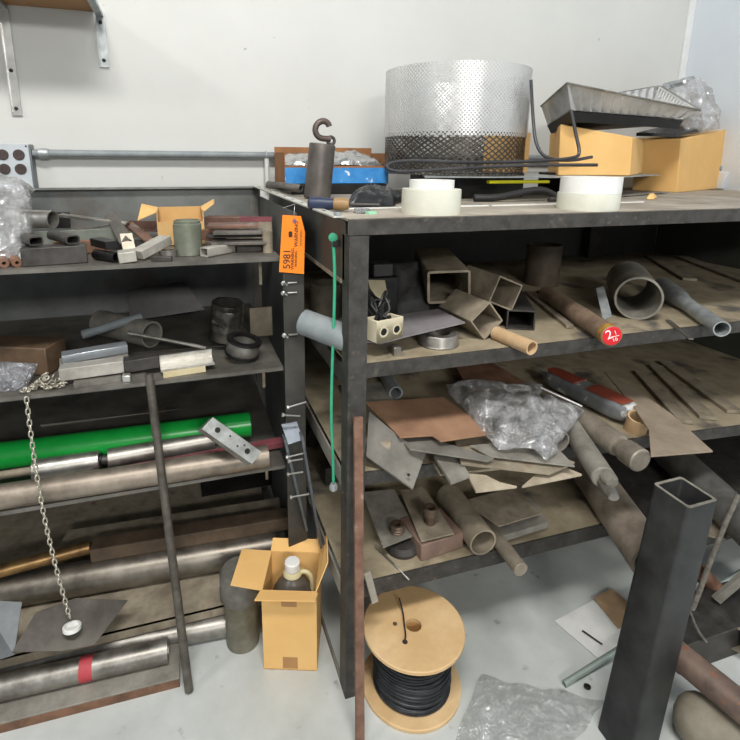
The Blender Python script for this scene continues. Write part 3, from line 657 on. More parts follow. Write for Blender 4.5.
hd = MB().path([h0+ux*.018, h0+ux*.035+V(0, 0, .006), h0+ux*.05+V(0, 0, -.004), h0+ux*.056+V(0, 0, -.03), h0+ux*.055+V(0, 0, -.07)], .0065, 10, False, 2)
thing('plastic_jug', 'smoky round jug with a white cap inside the tall cardboard box', 'jug', [('jug_body', jb, JUG), ('screw_cap', cap, WHITEP, 0, 'white screw cap'), ('neck_ring', nk, CREAM), ('handle', hd, CREAM)])

# ================================================================ ON TOP OF THE BENCH
z = ZT
A = at(255, 186, Y=2.03); B = at(339, 217, Y=1.07)
sl = MB().bar(A, B, .024, .004); hs = []
for k in range(9):
    p = A.lerp(B, .08+k*.1); u = (B-A).normalized(); hs.append(('slot', MB().bar(p+V(0, 0, .0022), p+u*.02+V(0, 0, .0022), .005, .0006), BLACK))
thing('slotted_strip', 'pale slotted metal strip along the left edge of the bench top', 'strip', [('strip', sl, mat('dull_strip', 'c6c6bd', 'a9a9a0', .5, .1), .0005)]+hs+[('bolt', MB().lathe(B-(B-A).normalized()*.01+V(0, 0, .0025), (0, 0, 1), [(.009, 0), (.009, .006)], 6), GALV)])
# orange tag
T = [at(x, y, Y=1.31) for x, y in ((282.5, 215), (301, 216), (305, 232), (304, 274), (279, 272))]
tn = V(0, -1, 0)
tag_ = MB().prism(T, .0006, tn)
tx = (T[1]-T[0]).normalized(); ty = V(-tx.z, 0, tx.x)
def tp_(x, y): return at(x, y, Y=1.3092)
wr = MB().path([at(294, 222, Y=1.308), at(294, 212, Y=1.305), at(295, 204, Y=1.31), at(283, 208, Y=1.32)], .0008, 6)
parts = [('card', tag_, ORANGE), ('wire_tie', wr, ZINC), ('eyelet', MB().lathe(at(294.5, 221, Y=1.309), (0, -1, 0), [(.005, 0), (.005, .0006)], 16), mat('eyelet', '8a5f8f', '7b5280', .5))]
up_ = V(.04, 0, 1)
for s_, sz, x, y in (('5981', .026, 287.2, 259), ('WARNING', .0115, 292.6, 259), ('WARNING', .0085, 296, 259), ('WARNING', .0135, 296.4, 234), ('DO NOT REMOVE', .005, 301, 238)):
    parts.append(('lettering', textmb(s_, sz, .0001, tp_(x, y), up_, V(-1, 0, .04)), INK))
parts.append(('printed_mark', MB().cbox(tp_(290.5, 237), (.009, .0003, .014)), INK))
thing('orange_tag', 'orange card tag printed 5981 hanging by a wire from the bench edge', 'tag', parts)
# green cord
def gx(x, y, X=.322): return at(x, y, X=X)
gp = [at(333, 238, Y=1.12), at(335, 270, Y=1.12), at(334, 320, Y=1.12), at(332, 370, Y=1.12), at(331, 420, Y=1.12), at(333, 455, Y=1.12), at(333.5, 482, Y=1.12)]
thing('green_cord', 'bright green cord hanging down the left side of the bench', 'cord', [('cord', MB().path(gp, .0036, 10, False, 2), GCORD),
      ('hook_end', MB().lathe(at(333, 237, Y=1.122), (-.3, -1, 0), [(.008, 0), (.010, .003), (.010, .006), (.004, .008)], 20), GCORD), ('black_clip', MB().cbox(at(335.5, 247, Y=1.12), (.016, .012, .016)), BLACKP, .003),
      ('knot', MB().lathe(at(333.5, 491, Y=1.12), (0, 0, 1), [(.005, 0), (.010, .005), (.011, .014), (.007, .022)], 8), GALV)])
# blue box with foil
a = S(285, 1.80, z); b = S(386, 1.82, z)
one('steel_block', MB().box((a.x+.02, 1.79, z), (b.x-.01, 1.99, z+.0345)), BLACK, 'flat black block under the blue printed tray', 'block', bev=.002)
y0, y1, z0 = 1.80, 1.985, z+.035
tray = MB().box((a.x, y0, z0), (b.x, y0+.003, z0+.062)).box((a.x, y1-.003, z0), (b.x, y1, z0+.125)).box((a.x, y0+.003, z0), (a.x+.003, y1-.003, z0+.105)).box((b.x-.003, y0+.003, z0), (b.x, y1-.003, z0+.105)).box((a.x, y0, z0), (b.x, y1, z0+.003))
bl_ = MB().box((a.x+.001, y0-.0025, z0+.002), (b.x-.001, y0-.0005, z0+.055))
fo = MB().grid(crumple([V(a.x+.01, y0+.01, z0+.062), V(b.x-.01, y0+.01, z0+.062), V(b.x-.01, y1-.01, z0+.09), V(a.x+.01, y1-.01, z0+.09)], .02, 30, 14, .02, 22, 5), 34, 14, .001)
thing('carton_tray', 'cardboard tray with a blue printed front behind the hook weight', 'box', [('tray', tray, mat('brown_carton', '96683f', '835835', .8)), ('blue_panel', bl_, BLUE), ('foil_filling', fo, ALUP)])
# weight with hook
p = S(317, 1.62, z); u = V(.11, 0, 1).normalized()
h = .165
wc = mat('weight_steel', '6b6560', '4c4743', .5, .5, scale=10)
hk = []
q0 = p+u*h
def hq(dx, dz): return q0+V(dx*.9, 0, dz*.86)
hook = MB().path([hq(.028, .018), hq(.012, .018), hq(-.008, .02), hq(-.022, .032), hq(-.026, .052), hq(-.016, .072), hq(.004, .080), hq(.020, .072), hq(.024, .060)], .0092, 12, False, 2)
eye_ = MB().torus(hq(.030, .012), V(0, 1, 0), .011, .005)
thing('hook_weight', 'dark steel cylinder with a curved lifting hook on top', 'weight', [('cylinder', MB().lathe(p, u, [(.040, 0), (.042, .003), (.040, h-.003), (.038, h)], 36), wc), ('hook', hook, mat('hook_steel', '6a5c58', '51453f', .5, .5), 0, None, [('eye', eye_, DSTEEL)])])
A = S(268, 1.80, z+.034); B = S(301, 1.70, z+.026); one('steel_pipe', MB().tube(A, B, .013, .010), MILL, 'short grey pipe at the back left corner of the bench top', 'pipe')
A = at(307, 189, z=z+.0185); B = at(333, 192, z=z+.0185); C_ = at(349, 195, z=z+.0185); r_ = .0155
A = S(308, 1.24, z+.018); u = (S(349, 1.20, z+.018)-A).normalized()
thing('screwdriver', 'screwdriver with a dark blue and tan handle on the bench top', 'screwdriver', [('handle', MB().lathe(A, u, [(.009, 0), (.016, .006), (.017, .03), (.014, .055), (.014, .062)], 12), NAVY, 0, None, [('collar', MB().lathe(A+u*.0625, u, [(.0145, 0), (.0155, .02), (.012, .036)], 12), mat('tan_collar', '9b7d56', '86693f', .5))]), ('blade', MB().tube(A+u*.099, A+u*.17, .0035, 0, 10), DSTEEL)])
one('plastic_bag', MB().grid(crumple([S(348, 1.30, z+.003), S(392, 1.30, z+.003), S(404, 1.45, z+.01), S(350, 1.46, z+.01)], .035, 24, 20, .022, 20, 11), 24, 20, .002), mat('black_film', '2a2b2d', '1c1d1f', .3), 'crumpled black plastic bag between the screwdriver and the left tape roll', 'bag')
one('plastic_disc', MB().lathe(S(362, 1.17, z), (0, 0, 1), [(.020, 0), (.021, .002), (.019, .010), (.0, .012)], 24), FILMG, 'small flat clear plastic cap in front of the black bag', 'cap')
one('plastic_clip', MB().cbox(S(371, 1.145, z), (.022, .014, .006), .3), mat('mint', '9fd6b4', '8cc8a3', .5), 'tiny mint green plastic piece on the bench top edge', 'clip')
A = S(336, 1.26, z+.002); B = S(488, 1.26, z+.002); one('white_strip', MB().bar(A, B, .008, .003), WHITEP, 'thin white strip lying along the front left of the bench top', 'strip')
A = S(492, 1.26, z+.002); B = S(643, 1.27, z+.002); one('white_strip', MB().bar(A, B, .008, .003), WHITEP, 'thin white strip lying behind the right tape roll on the bench top', 'strip')
# tape rolls
def roll(x, y0, r, h, hi, r2, lab, off=0.):
    p = S(x, 1.135, z); r = rad(p, r); r2 = rad(p, r2)
    lo = MB().lathe(p, (0, 0, 1), [(r, 0), (r+.0006, h*.1), (r+.0006, h*.9), (r, h), (r*.5, h), (r*.5, 0)], 44, True)
    hi_ = MB().lathe(p+V(off, 0, h+.0003), (0, 0, 1), [(r2, 0), (r2, hi), (r*.55, hi), (r*.55, 0)], 44, True)
    thing('tape_roll', lab, 'tape', [('lower_roll', lo, TAPE), ('upper_roll', hi_, WHITEP)])
roll(430.5, 207, 58, .056, .020, 44, 'stack of milky white tape rolls on the left of the bench top')
roll(587, 203, 58, .042, .040, 57, 'taller milky white tape roll on the right of the bench top', .003)
# plate stack carrying the mesh drum
yz = 1.345
pl = [S(425, 1.46, yz), S(618, 1.40, yz), S(660, 1.62, yz), S(640, 1.98, yz), S(420, 1.98, yz)]
one('steel_sheet', MB().prism(pl, .003), GALV, 'thin grey steel sheet under the perforated drum', 'sheet')
one('steel_block', MB().bar(S(432, 1.72, z+.04), S(492, 1.72, z+.04), .38, .0795), BLACK, 'black block supporting the left of the steel sheet', 'block', bev=.003)
one('steel_block', MB().bar(S(552, 1.60, z+.04), S(600, 1.60, z+.04), .16, .0795), BLACK, 'black block supporting the right of the steel sheet', 'block', bev=.003)
A = S(488, 1.46, z+.055); B = S(548, 1.46, z+.055); one('spirit_level', MB().bar(A, B, .02, .010).bar(A+V(0, 0, -.045), A+(B-A)*.4+V(0, 0, -.045), .02, .014), YEL, 'yellow plastic tool under the steel sheet', 'tool', bev=.003)
one('rubber_hose', MB().path([S(474, 1.40, z+.012), S(500, 1.38, z+.012), S(540, 1.38, z+.04), S(556, 1.40, z+.012)], .011, 12, False, 2), BLACKP, 'short black hose piece in front of the yellow tool', 'hose')
one('steel_pin', MB().tube(S(549, 1.34, z+.008), S(558, 1.36, z+.008), .007), DSTEEL, 'small dark pin left of the right tape roll', 'pin')
# mesh drum
Pc = S(452, 1.72, yz+.001); Rr = rad(Pc, 137); Hh = .335
q = MB().lathe(Pc, (0, 0, 1), [(Rr, .122), (Rr*1.0, Hh), (Rr-.0012, Hh), (Rr-.0012, .122)], 72, True)
q2 = MB().lathe(Pc, (0, 0, 1), [(Rr-.003, .001), (Rr-.003, .135), (Rr-.0045, .135), (Rr-.0045, .001)], 72, True)
thing('mesh_drum', 'large perforated aluminium drum with darker expanded mesh inside its base', 'drum',
      [('perforated_shell', q, perforated('perforated_aluminium', 'dededd', (.0125, .0125), 'dots', Rr)), ('expanded_mesh', q2, perforated('expanded_steel', '55504a', (.026, .017), 'mesh', Rr)), ('base_disc', MB().lathe(Pc+V(0, 0, .0005), (0, 0, 1), [(Rr-.009, 0), (Rr-.009, .003)], 60), DUSTYG)], org=Pc.copy())
one('cardboard_piece', MB().cbox(S(505, 1.74, yz+.006), (.13, .10, .14), .3), CARDD, 'brown cardboard piece standing inside the mesh drum', 'cardboard')
# bent black rods
Yr = 1.43
def rp(x, y, Y=Yr): return at(x, y, Y=Y)
one('bent_rod', MB().path([rp(531, 80, 1.50), rp(533, 120, 1.48), rp(536, 146, 1.45), rp(546, 159, 1.42), rp(570, 161, 1.42), rp(592, 157, 1.42)], .005, 10, False, 2), mat('rod_black', '4b4b4d', '37373a', .45, .4), 'black bent rod rising beside the mesh drum', 'rod')
one('bent_rod', MB().path([rp(571, 110, 1.44), rp(576, 135, 1.42), rp(580, 152, 1.40), rp(577, 158, 1.395), rp(540, 161, 1.39), rp(470, 163, 1.39), rp(410, 160, 1.385), rp(388, 163, 1.385), rp(386, 169, 1.38), rp(400, 172, 1.375), rp(450, 169, 1.37), rp(520, 165, 1.37), rp(597, 165, 1.37)], .0052, 10, False, 2), MATS['rod_black'], 'long black rod bent back along the front of the mesh drum', 'rod')
# boxes on the right
def hexa(bot, top, name, m, label, cat='box'):
    return one(name, MB().ring_join([bot, top]), m, label, cat, bev=.003)
def colbox(corners, z0, ytop_xy):
    bot = [S(x, Y, z0) for x, Y in corners]; top = []
    for (x, Y), y in zip(corners, ytop_xy):
        p = at(x, y, Y=Y); b_ = bot[len(top)]; top.append(V(b_.x+(p.x-b_.x)*.5, Y, p.z))
    return bot, top
bot, top = colbox(((558, 1.52), (630, 1.48), (642, 1.74), (548, 1.86)), yz+.001, (124, 137, 139, 134)); hexa(bot, top, 'cardboard_box', CARD, 'brown cardboard block under the left end of the foil pan')
bot, top = colbox(((677, 1.64), (722, 1.85), (680, 2.02), (632, 1.80)), z, (139, 129, 134, 138)); hexa(bot, top, 'cardboard_box', CARD, 'brown cardboard box under the plastic bag on the right of the bench top')
# foil pan
top = [at(541, 106, Y=1.70), at(567, 83, Y=1.42), at(700, 110, Y=1.50), at(660, 86, Y=1.85)]
bot = [at(547, 124, Y=1.68), at(571, 110, Y=1.46), at(684, 119, Y=1.53), at(650, 118, Y=1.80)]
def dense(P, n=26, k=.0):
    o = []
    for i in range(4):
        for j in range(n):
            t = j/n; o.append(P[i].lerp(P[(i+1) % 4], t))
    return o
def offs(P, f): c = sum(P, V(0, 0, 0))/len(P); return [c+(p-c)*f for p in P]
To, Bo = dense(top), dense(bot)
cB = sum(Bo, V(0, 0, 0))/len(Bo)
def inw(P, j):
    e_ = (P[(j//26+1)*26 % 104]-P[j//26*26]); q_ = V(-e_.y, e_.x, 0).normalized()
    return q_ if q_.dot(cB-P[j]) > 0 else -q_
Bo = [p+inw(Bo, j)*(.016*(j % 2)) for j, p in enumerate(Bo)]
To2 = [p.lerp(q_, .12)+inw(To, j)*(.010*(j % 2)) for j, (p, q_) in enumerate(zip(To, Bo))]
Ti = offs(To, .94); Bi = [p+V(0, 0, .004) for p in offs(Bo, .95)]
pan = MB().ring_join([Bi, Bo, To2, To, Ti], True); pan.f.append(tuple(range(len(Bi))));  pan.f.append(tuple(range(len(Bi), 2*len(Bi)))[::-1])
rim = MB().path(To, .0035, 8, True)
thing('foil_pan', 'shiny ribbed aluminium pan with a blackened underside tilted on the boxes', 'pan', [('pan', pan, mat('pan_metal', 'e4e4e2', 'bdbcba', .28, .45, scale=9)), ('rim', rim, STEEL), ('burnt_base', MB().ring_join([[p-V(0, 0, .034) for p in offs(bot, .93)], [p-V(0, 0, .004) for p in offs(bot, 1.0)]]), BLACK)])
one('black_tray', MB().prism([at(636, 136, Y=1.74), at(676, 137, Y=1.66), at(702, 131, Y=1.74), at(668, 128, Y=1.88)], .012, V(0, 0, -1)), BLACK, 'black tray edge between the foil pan and the right box', 'tray')
one('plastic_bag', MB().grid(crumple([at(655, 98, Y=1.78), at(700, 77, Y=1.82), at(722, 128, Y=1.80), at(690, 134, Y=1.72)], .05, 26, 26, .03, 14, 21), 26, 26, .002), FILM, 'crumpled clear plastic bag over the right cardboard box', 'bag', flat=True)
one('foil_sheet', MB().grid(crumple([at(657, 86, Y=1.90), at(692, 76, Y=1.90), at(706, 134, Y=1.90), at(668, 134, Y=1.88)], .03, 20, 20, .03, 20, 31), 20, 20, .001), ALUP, 'crumpled aluminium foil behind the foil pan', 'foil')
p = S(716, 1.98, z); one('plastic_bin', MB().ring_join([[V(p.x, 1.80, z), V(RX-.02, 1.80, z), V(RX-.02, 2.05, z), V(p.x, 2.05, z)], [V(p.x-.01, 1.79, z+.075), V(RX-.01, 1.79, z+.075), V(RX-.01, 2.06, z+.075), V(p.x-.01, 2.06, z+.075)]]), mat('pale_bin', 'cdd2d6', 'c0c5c9', .5), 'pale grey plastic bin at the right end of the bench top', 'bin', bev=.004)
one('steel_pipe', MB().tube(S(716, 1.84, z+.09), S(775, 1.80, z+.09), .013, .01), GREYPL, 'grey pipe lying across the pale bin', 'pipe')
A = at(600, 190, z=z); one('thin_strip', MB().bar(S(590, 1.42, z+.004), S(665, 1.60, z+.006), .03, .003), DUSTYG, 'thin grey strip lying in front of the right cardboard box', 'strip')
one('paper_scrap', MB().grid(crumple([S(646, 1.36, z+.002), S(654, 1.35, z+.002), S(657, 1.40, z+.004), S(648, 1.41, z+.004)], .012, 8, 8, .006, 40, 2), 8, 8, .001), CARD, 'small torn cardboard scrap on the bench top', 'scrap')

# ================================================================ BENCH SHELF ONE
z = S1
def sqt(x, y, Y, w_, h_, t, roll, L, lab, m=DUSTY, dx=10, rc=.008):
    c = at(x, y, Y=Y) if Y > .5 else at(x, y, z=S1+Y); g = V(c.x, c.y, 0).normalized(); g = Matrix.Rotation(math.radians(dx), 3, 'Z') @ g
    return one('square_tube', MB().boxtube(c, c+g*L, w_, h_, t, rc, math.radians(roll)), m, lab, 'square tube')
sqt(449, 287, 1.26, .118, .092, .0065, 3, .36, 'large rectangular steel tube with its open end facing forward', DUSTY)
one('steel_block', MB().box((.58, 1.35, z+.0), (.72, 1.55, z+.045)), DSTEEL, 'dark block under the large rectangular tube', 'block')
sqt(506, 293.5, 1.18, .084, .076, .004, -23, .15, 'tilted square tube end resting above the diamond-turned one', DUSTY, dx=38, rc=.003)
sqt(487, 321, .051, .072, .072, .004, 40, .15, 'square tube turned on its corner beside the bearing', DUSTY, dx=38, rc=.003)
sqt(521, 320, .029, .075, .055, .004, 0, .25, 'thin-walled square tube behind the paper tube', DSTEEL, rc=.003)
A = at(496, 333, z=z+.016); B = at(532, 348, z=z+.0165); r_ = rad(B, 15)
one('paper_tube', MB().tube(A, B, r_, r_*.78), TUBEC, 'tan cardboard tube poking over the shelf edge', 'tube')
p = S(541, 1.62, z); one('steel_pipe', MB().lathe(p, (0, 0, 1), [(.062, 0), (.062, .15), (.056, .15), (.056, 0)], 36, True), mat('brown_pipe', '6b5f50', '4d4439', .6, .3), 'upright wide brown pipe stub at the back of the first bench shelf', 'pipe')
one('steel_ring', MB().torus(at(505, 298, Y=1.50), V(-.5, .8, .4), .045, .006), DUSTYG, 'thin dusty ring leaning behind the tilted square tube', 'ring')
# bearing
p = S(438, 1.135, z); one('bearing_ring', MB().lathe(p, (0, 0, 1), [(.050, 0), (.052, .003), (.050, .006), (.050, .028), (.048, .031), (.030, .031), (.030, 0)], 40, True), STEEL, 'polished round bearing ring near the shelf edge under the flat plate', 'ring')
pl = [at(365, 339, Y=1.10), at(380, 346, Y=1.075), at(404, 342, Y=1.09), at(465, 326, Y=1.12), at(438, 313, Y=1.25), at(400, 316, Y=1.25)]
one('flat_plate', MB().prism([V(p.x, p.y, z+.040+.012*(p.x-.42)/.2) for p in pl], .003), LAV, 'purplish grey flat plate under the beige socket box', 'plate')
one('steel_block', MB().cbox(S(396, 1.09, z), (.018, .018, .022)), STEEL, 'small pale block under the purplish plate', 'block', bev=.001)
c = at(437, 327, Y=1.17); one('steel_point', MB().lathe(c, V(.05, 0, -1), [(.011, -.02), (.012, 0), (.003, .024)], 16), STEEL, 'small cone shaped steel point under the rectangular tube', 'punch')
# beige socket box with wires
bx0 = at(366, 330, Y=1.10); q1 = at(377, 340, Y=1.07); q2 = at(403, 334, Y=1.09); q3 = q2+(bx0-q1)*1.2
zb = z+.0425
base4 = [V(p.x, p.y, zb) for p in (q1, q2, q3, q1+(bx0-q1)*1.2)]
H4 = .052
def inner(P, f): c = sum(P, V(0, 0, 0))/4; return [c+(p-c)*f for p in P]
topo = [p+V(0, 0, H4) for p in base4]
shell = MB().ring_join([base4, topo, inner(topo, .88), [p+V(0, 0, .004) for p in inner(base4, .88)]], True); shell.f += [(3, 2, 1, 0), (12, 13, 14, 15)]
fx = (base4[1]-base4[0]).normalized(); fn_ = fx.cross(V(0, 0, 1))
L_ = (base4[1]-base4[0]).length
parts = [('box_shell', shell, BEIGE, .0015)]
for k in (.24, .74):
    c = base4[0]+fx*L_*k+V(0, 0, .024)+fn_*.0002
    parts.append(('round_port', MB().lathe(c, fn_, [(.013, 0), (.013, .0015), (.009, .0015), (.009, 0)], 24, True), mat('beige_rim', 'c9bfa3', 'bcb296', .5), 0, None, [('port_hole', MB().lathe(c, fn_, [(.0085, 0), (.0085, .0004)], 20), BLACK)]))
thing('socket_box', 'beige plastic socket box with two round ports on the purplish plate', 'junction box', parts)
ctr = sum(topo, V(0, 0, 0))/4
random.seed(3)
wv = MB()
for k in range(16):
    pts = [ctr+V(random.uniform(-.028, .028), random.uniform(-.015, .02), random.uniform(-.03, .012)) for _ in range(2)]
    pts += [ctr+V(random.uniform(-.03, .035), random.uniform(.03, .09), random.uniform(.005, .05)) for _ in range(2)]
    wv.path(pts, .0032, 6, False, 2)
one('wire_tangle', wv, BLACKP, 'tangle of short black wires in the beige socket box', 'wires')
arm = [at(368, 280, Y=1.16), at(385, 280, Y=1.16), at(387, 291, Y=1.15), at(383, 293, Y=1.15), at(390, 302, Y=1.14), at(386, 303, Y=1.14), at(376, 296, Y=1.14), at(370, 288, Y=1.15)]
one('beige_lever', MB().prism(arm, .012, V(0, -1, .2)), mat('dull_beige', '9a8f74', '7c7259', .6), 'dull beige notched plastic lever above the wires', 'lever', bev=.001)
one('plastic_block', MB().cbox(at(380, 275, Y=1.30)-V(0, 0, .0), (.055, .05, .035)), BLACKP, 'black plastic block behind the beige lever', 'block', bev=.003)
one('steel_block', MB().box((.44, 1.27, z), (.55, 1.42, at(380, 275, Y=1.30).z-.001)), BLACK, 'dark steel box behind the wires on the first bench shelf', 'block', bev=.003)
one('dark_cloth', MB().grid(crumple([S(392, 1.30, z+.01), S(432, 1.28, z+.01), S(428, 1.50, z+.12), S(385, 1.52, z+.12)], .05, 22, 22, .02, 12, 15), 22, 22, .003), mat('dark_rag', '4a4a48', '333332', .9), 'crumpled dark rag left of the large rectangular tube', 'rag')
# brown pipe with red end
A = at(556, 300, z=z+.027); B = at(612, 336, z=z+.028); u = (B-A).normalized(); r_ = .0262
a_, b_ = basis(u)
red = MB().lathe(B+u*.0002, u, [(r_-.002, 0), (r_-.003, .0008)], 32)
band = MB().lathe(B-u*.022, u, [(r_+.0008, 0), (r_+.0008, .020), (r_+.0002, .020), (r_+.0002, 0)], 32, True)
yb = mat('chipped_red_yellow', 'b5912f', '8d5a3a', .6, 0, scale=60)
tc_ = B+u*.0013
ee = (u.cross(V(0, 0, 1))).normalized()*-1; right = a_ if a_.dot(R0) > 0 else -a_; upv = b_ if b_.z > 0 else -b_
rt = (right*.9+upv*.42).normalized(); upt = (upv*.9-right*.42).normalized()
txt = textmb('2', .034, .0002, tc_-right*.008+upv*.003, rt, upt); tx2 = textmb('1', .016, .0002, tc_+right*.007+upv*.009, rt, upt); tx3 = textmb('16', .014, .0002, tc_+right*.008-upv*.009, rt, upt)
ln = MB().bar(tc_+right*.0-upv*.002, tc_+right*.017+upv*.002, .0015, .0004, u)
thing('steel_bar', 'brown round bar with a red painted end marked 2 1/16', 'round bar', [('bar', MB().tube(A-u*.08, B, r_), mat('brown_bar', '9a8470', '6d5a4b', .6, .1)), ('painted_band', band, yb), ('red_end', red, REDP, 0, 'red painted end', [('lettering', txt, WPAINT), ('lettering', tx2, WPAINT), ('lettering', tx3, WPAINT), ('fraction_line', ln, WPAINT)])])
one('metal_strip', MB().prism([at(596, 288, Y=1.24), at(604, 286, Y=1.24), at(612, 316, Y=1.12), at(603, 320, Y=1.12)], .003), GALV, 'thin bent metal strip leaning between the brown bar and the big pipe', 'strip')
# big pipe
r_ = .048; Pb = at(638, 304, z=z+r_); r_ = rad(Pb, 44); Pb.z = z+r_+.0005; g = Matrix.Rotation(math.radians(9), 3, 'Z') @ V(Pb.x, Pb.y, 0).normalized()
one('steel_pipe', MB().tube(Pb, Pb+g*.26, r_, r_-.006, 44), DUSTYG, 'large open steel pipe facing forward on the first bench shelf', 'pipe')
# grey reducer pipe
A = at(664, 288, z=z+.03); B = at(722, 329, z=z+.021); u = (B-A).normalized(); L_ = (B-A).length
one('reducer_pipe', MB().lathe(A, u, [(.031, -.02), (.033, 0), (.031, L_*.28), (.022, L_*.42), (.021, L_*.5), (.0215, L_), (.018, L_), (.017, L_*.5), (.02, L_*.3), (.02, -.02)], 32, True), GALV, 'grey reducer pipe with a narrow neck poking over the shelf edge', 'pipe')
one('metal_strip', MB().bar(at(668, 320, z=z+.004), at(691, 339, z=z+.006), .012, .003), STEEL, 'narrow bright strip poking over the shelf edge beside the reducer pipe', 'strip')
for i, (x0, Y0, x1, Y1, w_, m_, lb) in enumerate(((540, 1.5, 584, 1.18, .022, DSTEEL, 'dark flat bar left of the brown round bar'), (528, 1.5, 570, 1.14, .02, DUSTY, 'dusty flat bar lying behind the paper tube'), (680, 1.9, 760, 1.35, .06, DUSTY, 'dusty plank at the right of the first bench shelf'), (650, 1.95, 690, 1.5, .05, DUSTY, 'dusty flat bar behind the reducer pipe'))):
    A = S(x0, Y0, z+.006); B = S(x1, Y1, z+.006); one('flat_bar', MB().bar(A, B, w_, .01), m_, lb, 'bar', bev=.001)
# grey plastic pipe poking out at the left, ring can
A = at(304, 322, Y=1.20); B = at(357, 342, Y=1.10); r_ = rad(A, 26)
u = (B-A).normalized()
one('plastic_pipe', MB().lathe(A, u, [(r_*.8, -.006), (r_, -.001), (r_, .05), (r_*1.02, .052), (r_*1.02, (B-A).length), (r_*.9, (B-A).length+.002)], 32), GREYPL, 'grey plastic pipe poking out through the left side of the bench', 'pipe')
p = S(326, 1.45, S1); one('steel_pipe', MB().lathe(p, (0, 0, 1), [(.047, 0), (.048, .10), (.043, .10), (.043, 0)], 36, True), mat('brown_can', '6e6758', '534d42', .6, .3), 'upright open brown pipe stub seen through the left side of the bench', 'pipe')
one('flat_bar', MB().bar(S(322, 1.9, S1+.11), S(352, 1.62, S1+.11), .03, .03), DUSTY, 'dusty bar behind the upright brown stub', 'bar')

# ================================================================ BENCH SHELF TWO
def a2(x, y, dz): 
    p = at(x, y, z=.66+dz)
    for _ in range(3): p = at(x, y, z=s2(p.x)+dz)
    return p
def plate(pts, dz, t, m, lab, name='steel_plate', tilt=None, bev=.0005, cat='plate'):
    P = [a2(x, y, dz+(tilt[i] if tilt else 0)) for i, (x, y) in enumerate(pts)]
    return one(name, MB().prism(P, t), m, lab, cat, bev=bev)
plate([(366, 402), (443, 397), (495, 433), (441, 441), (432, 435), (400, 437)], .075, .004, RUSTB, 'rust brown flat plate on top of the pile of offcuts')
plate([(399, 438), (432, 437), (444, 442), (494, 458), (488, 461), (410, 449)], .055, .004, MATS['dusty_mid'] if 'dusty_mid' in MATS else mat('dusty_mid', '85827a', '66635b', .65, .2), 'dark grey plate directly under the rust brown plate')
plate([(455, 440), (510, 435), (575, 462), (550, 473), (461, 463)], .040, .006, DUSTY, 'dusty plate edge under the left plastic bag')
plate([(470, 445), (550, 440), (575, 466), (490, 456)], .052, .004, DUSTYG, 'thin grey plate above the dusty plate edge')
plate([(434, 455), (456, 452), (470, 475), (451, 482)], .030, .008, DUSTYG, 'small thick plate left of the curved cut plate')
# curved cut plate (two horns)
PD = mat('pale_dusty', 'b9ad98', '978b78', .7)
plate([(467, 473), (476, 491), (517, 486), (500, 482), (486, 475)], .022, .006, PD, 'pale cut plate with a curved edge, left horn over the shelf edge')
plate([(522, 486), (582, 474), (556, 463), (536, 474)], .022, .006, PD, 'pale pointed cut plate right of the left horn over the shelf edge')
plate([(432, 460), (470, 455), (500, 468), (440, 474)], .004, .006, DUSTY, 'large dusty plate lying flat at the bottom of the pile')
# leaning grey plate with hole
P = [at(369, 411, Y=1.16), at(400, 437, Y=1.09), at(426, 453, Y=1.055), at(413, 489, Y=1.02), at(366, 456, Y=1.065)]
n_ = (P[1]-P[0]).cross(P[4]-P[0]).normalized()
if n_.y > 0: n_ = -n_
thing('steel_plate', 'thick grey plate with a small hole leaning behind the front post', 'plate', [('plate', MB().prism(P, .008, n_), mat('dim_plate', '7f7c74', '5f5c55', .65, .2, scale=9), .001), ('hole', MB().lathe(at(407.5, 477, Y=1.03)+n_*.012, n_, [(.004, 0), (.004, .0006)], 14), BLACK)])
A = at(362, 442, Y=1.12); B = at(391, 447, Y=1.08); one('steel_pipe', MB().tube(A, B, rad(B, 12), rad(B, 8)), DUSTY, 'short dusty pipe stub just right of the front post', 'pipe')
A = a2(396, 393, .03); one('steel_pipe', MB().tube(A, A+V(.03, .2, .0), .022, .017), GALV, 'small pipe end facing forward behind the rust brown plate', 'pipe')
plate([(340, 385), (385, 382), (395, 400), (350, 402)], .02, .03, DUSTYG, 'pale grey block at the back left of the second bench shelf', 'steel_block', cat='block')
plate([(455, 366), (492, 362), (530, 385), (470, 390)], .05, .01, RUST, 'reddish brown plate at the back of the second bench shelf')
# plastic bags
one('plastic_bag', MB().grid(crumple([a2(444, 384, .09), a2(541, 386, .09), a2(548, 452, .078), a2(497, 446, .070)], .035, 34, 30, .028, 13, 41), 24, 20, .002), FILM, 'clear plastic bag lying on the pile of plates, left of the zip bag', 'bag', flat=True)
q = [a2(541, 392, .10), a2(584, 411, .07), a2(548, 463, .065), a2(527, 445, .08)]
zb_ = MB().grid(crumple(q, .02, 26, 26, .018, 15, 51), 26, 26, .002)
zl = MB().bar(q[0]+(q[3]-q[0])*.10+V(0, 0, .028), q[1]+(q[2]-q[1])*.10+V(0, 0, .028), .003, .003)
thing('zip_bag', 'clear zip bag with a white seal at the right of the plates pile', 'bag', [('bag_film', zb_, FILM), ('zip_seal', zl, WHITEP)])
A = a2(560, 442, .03); one('steel_pipe', MB().tube(A, A+V(.0, .16, 0), .030, .026), DUSTYG, 'open pipe end just right of the zip bag', 'pipe')
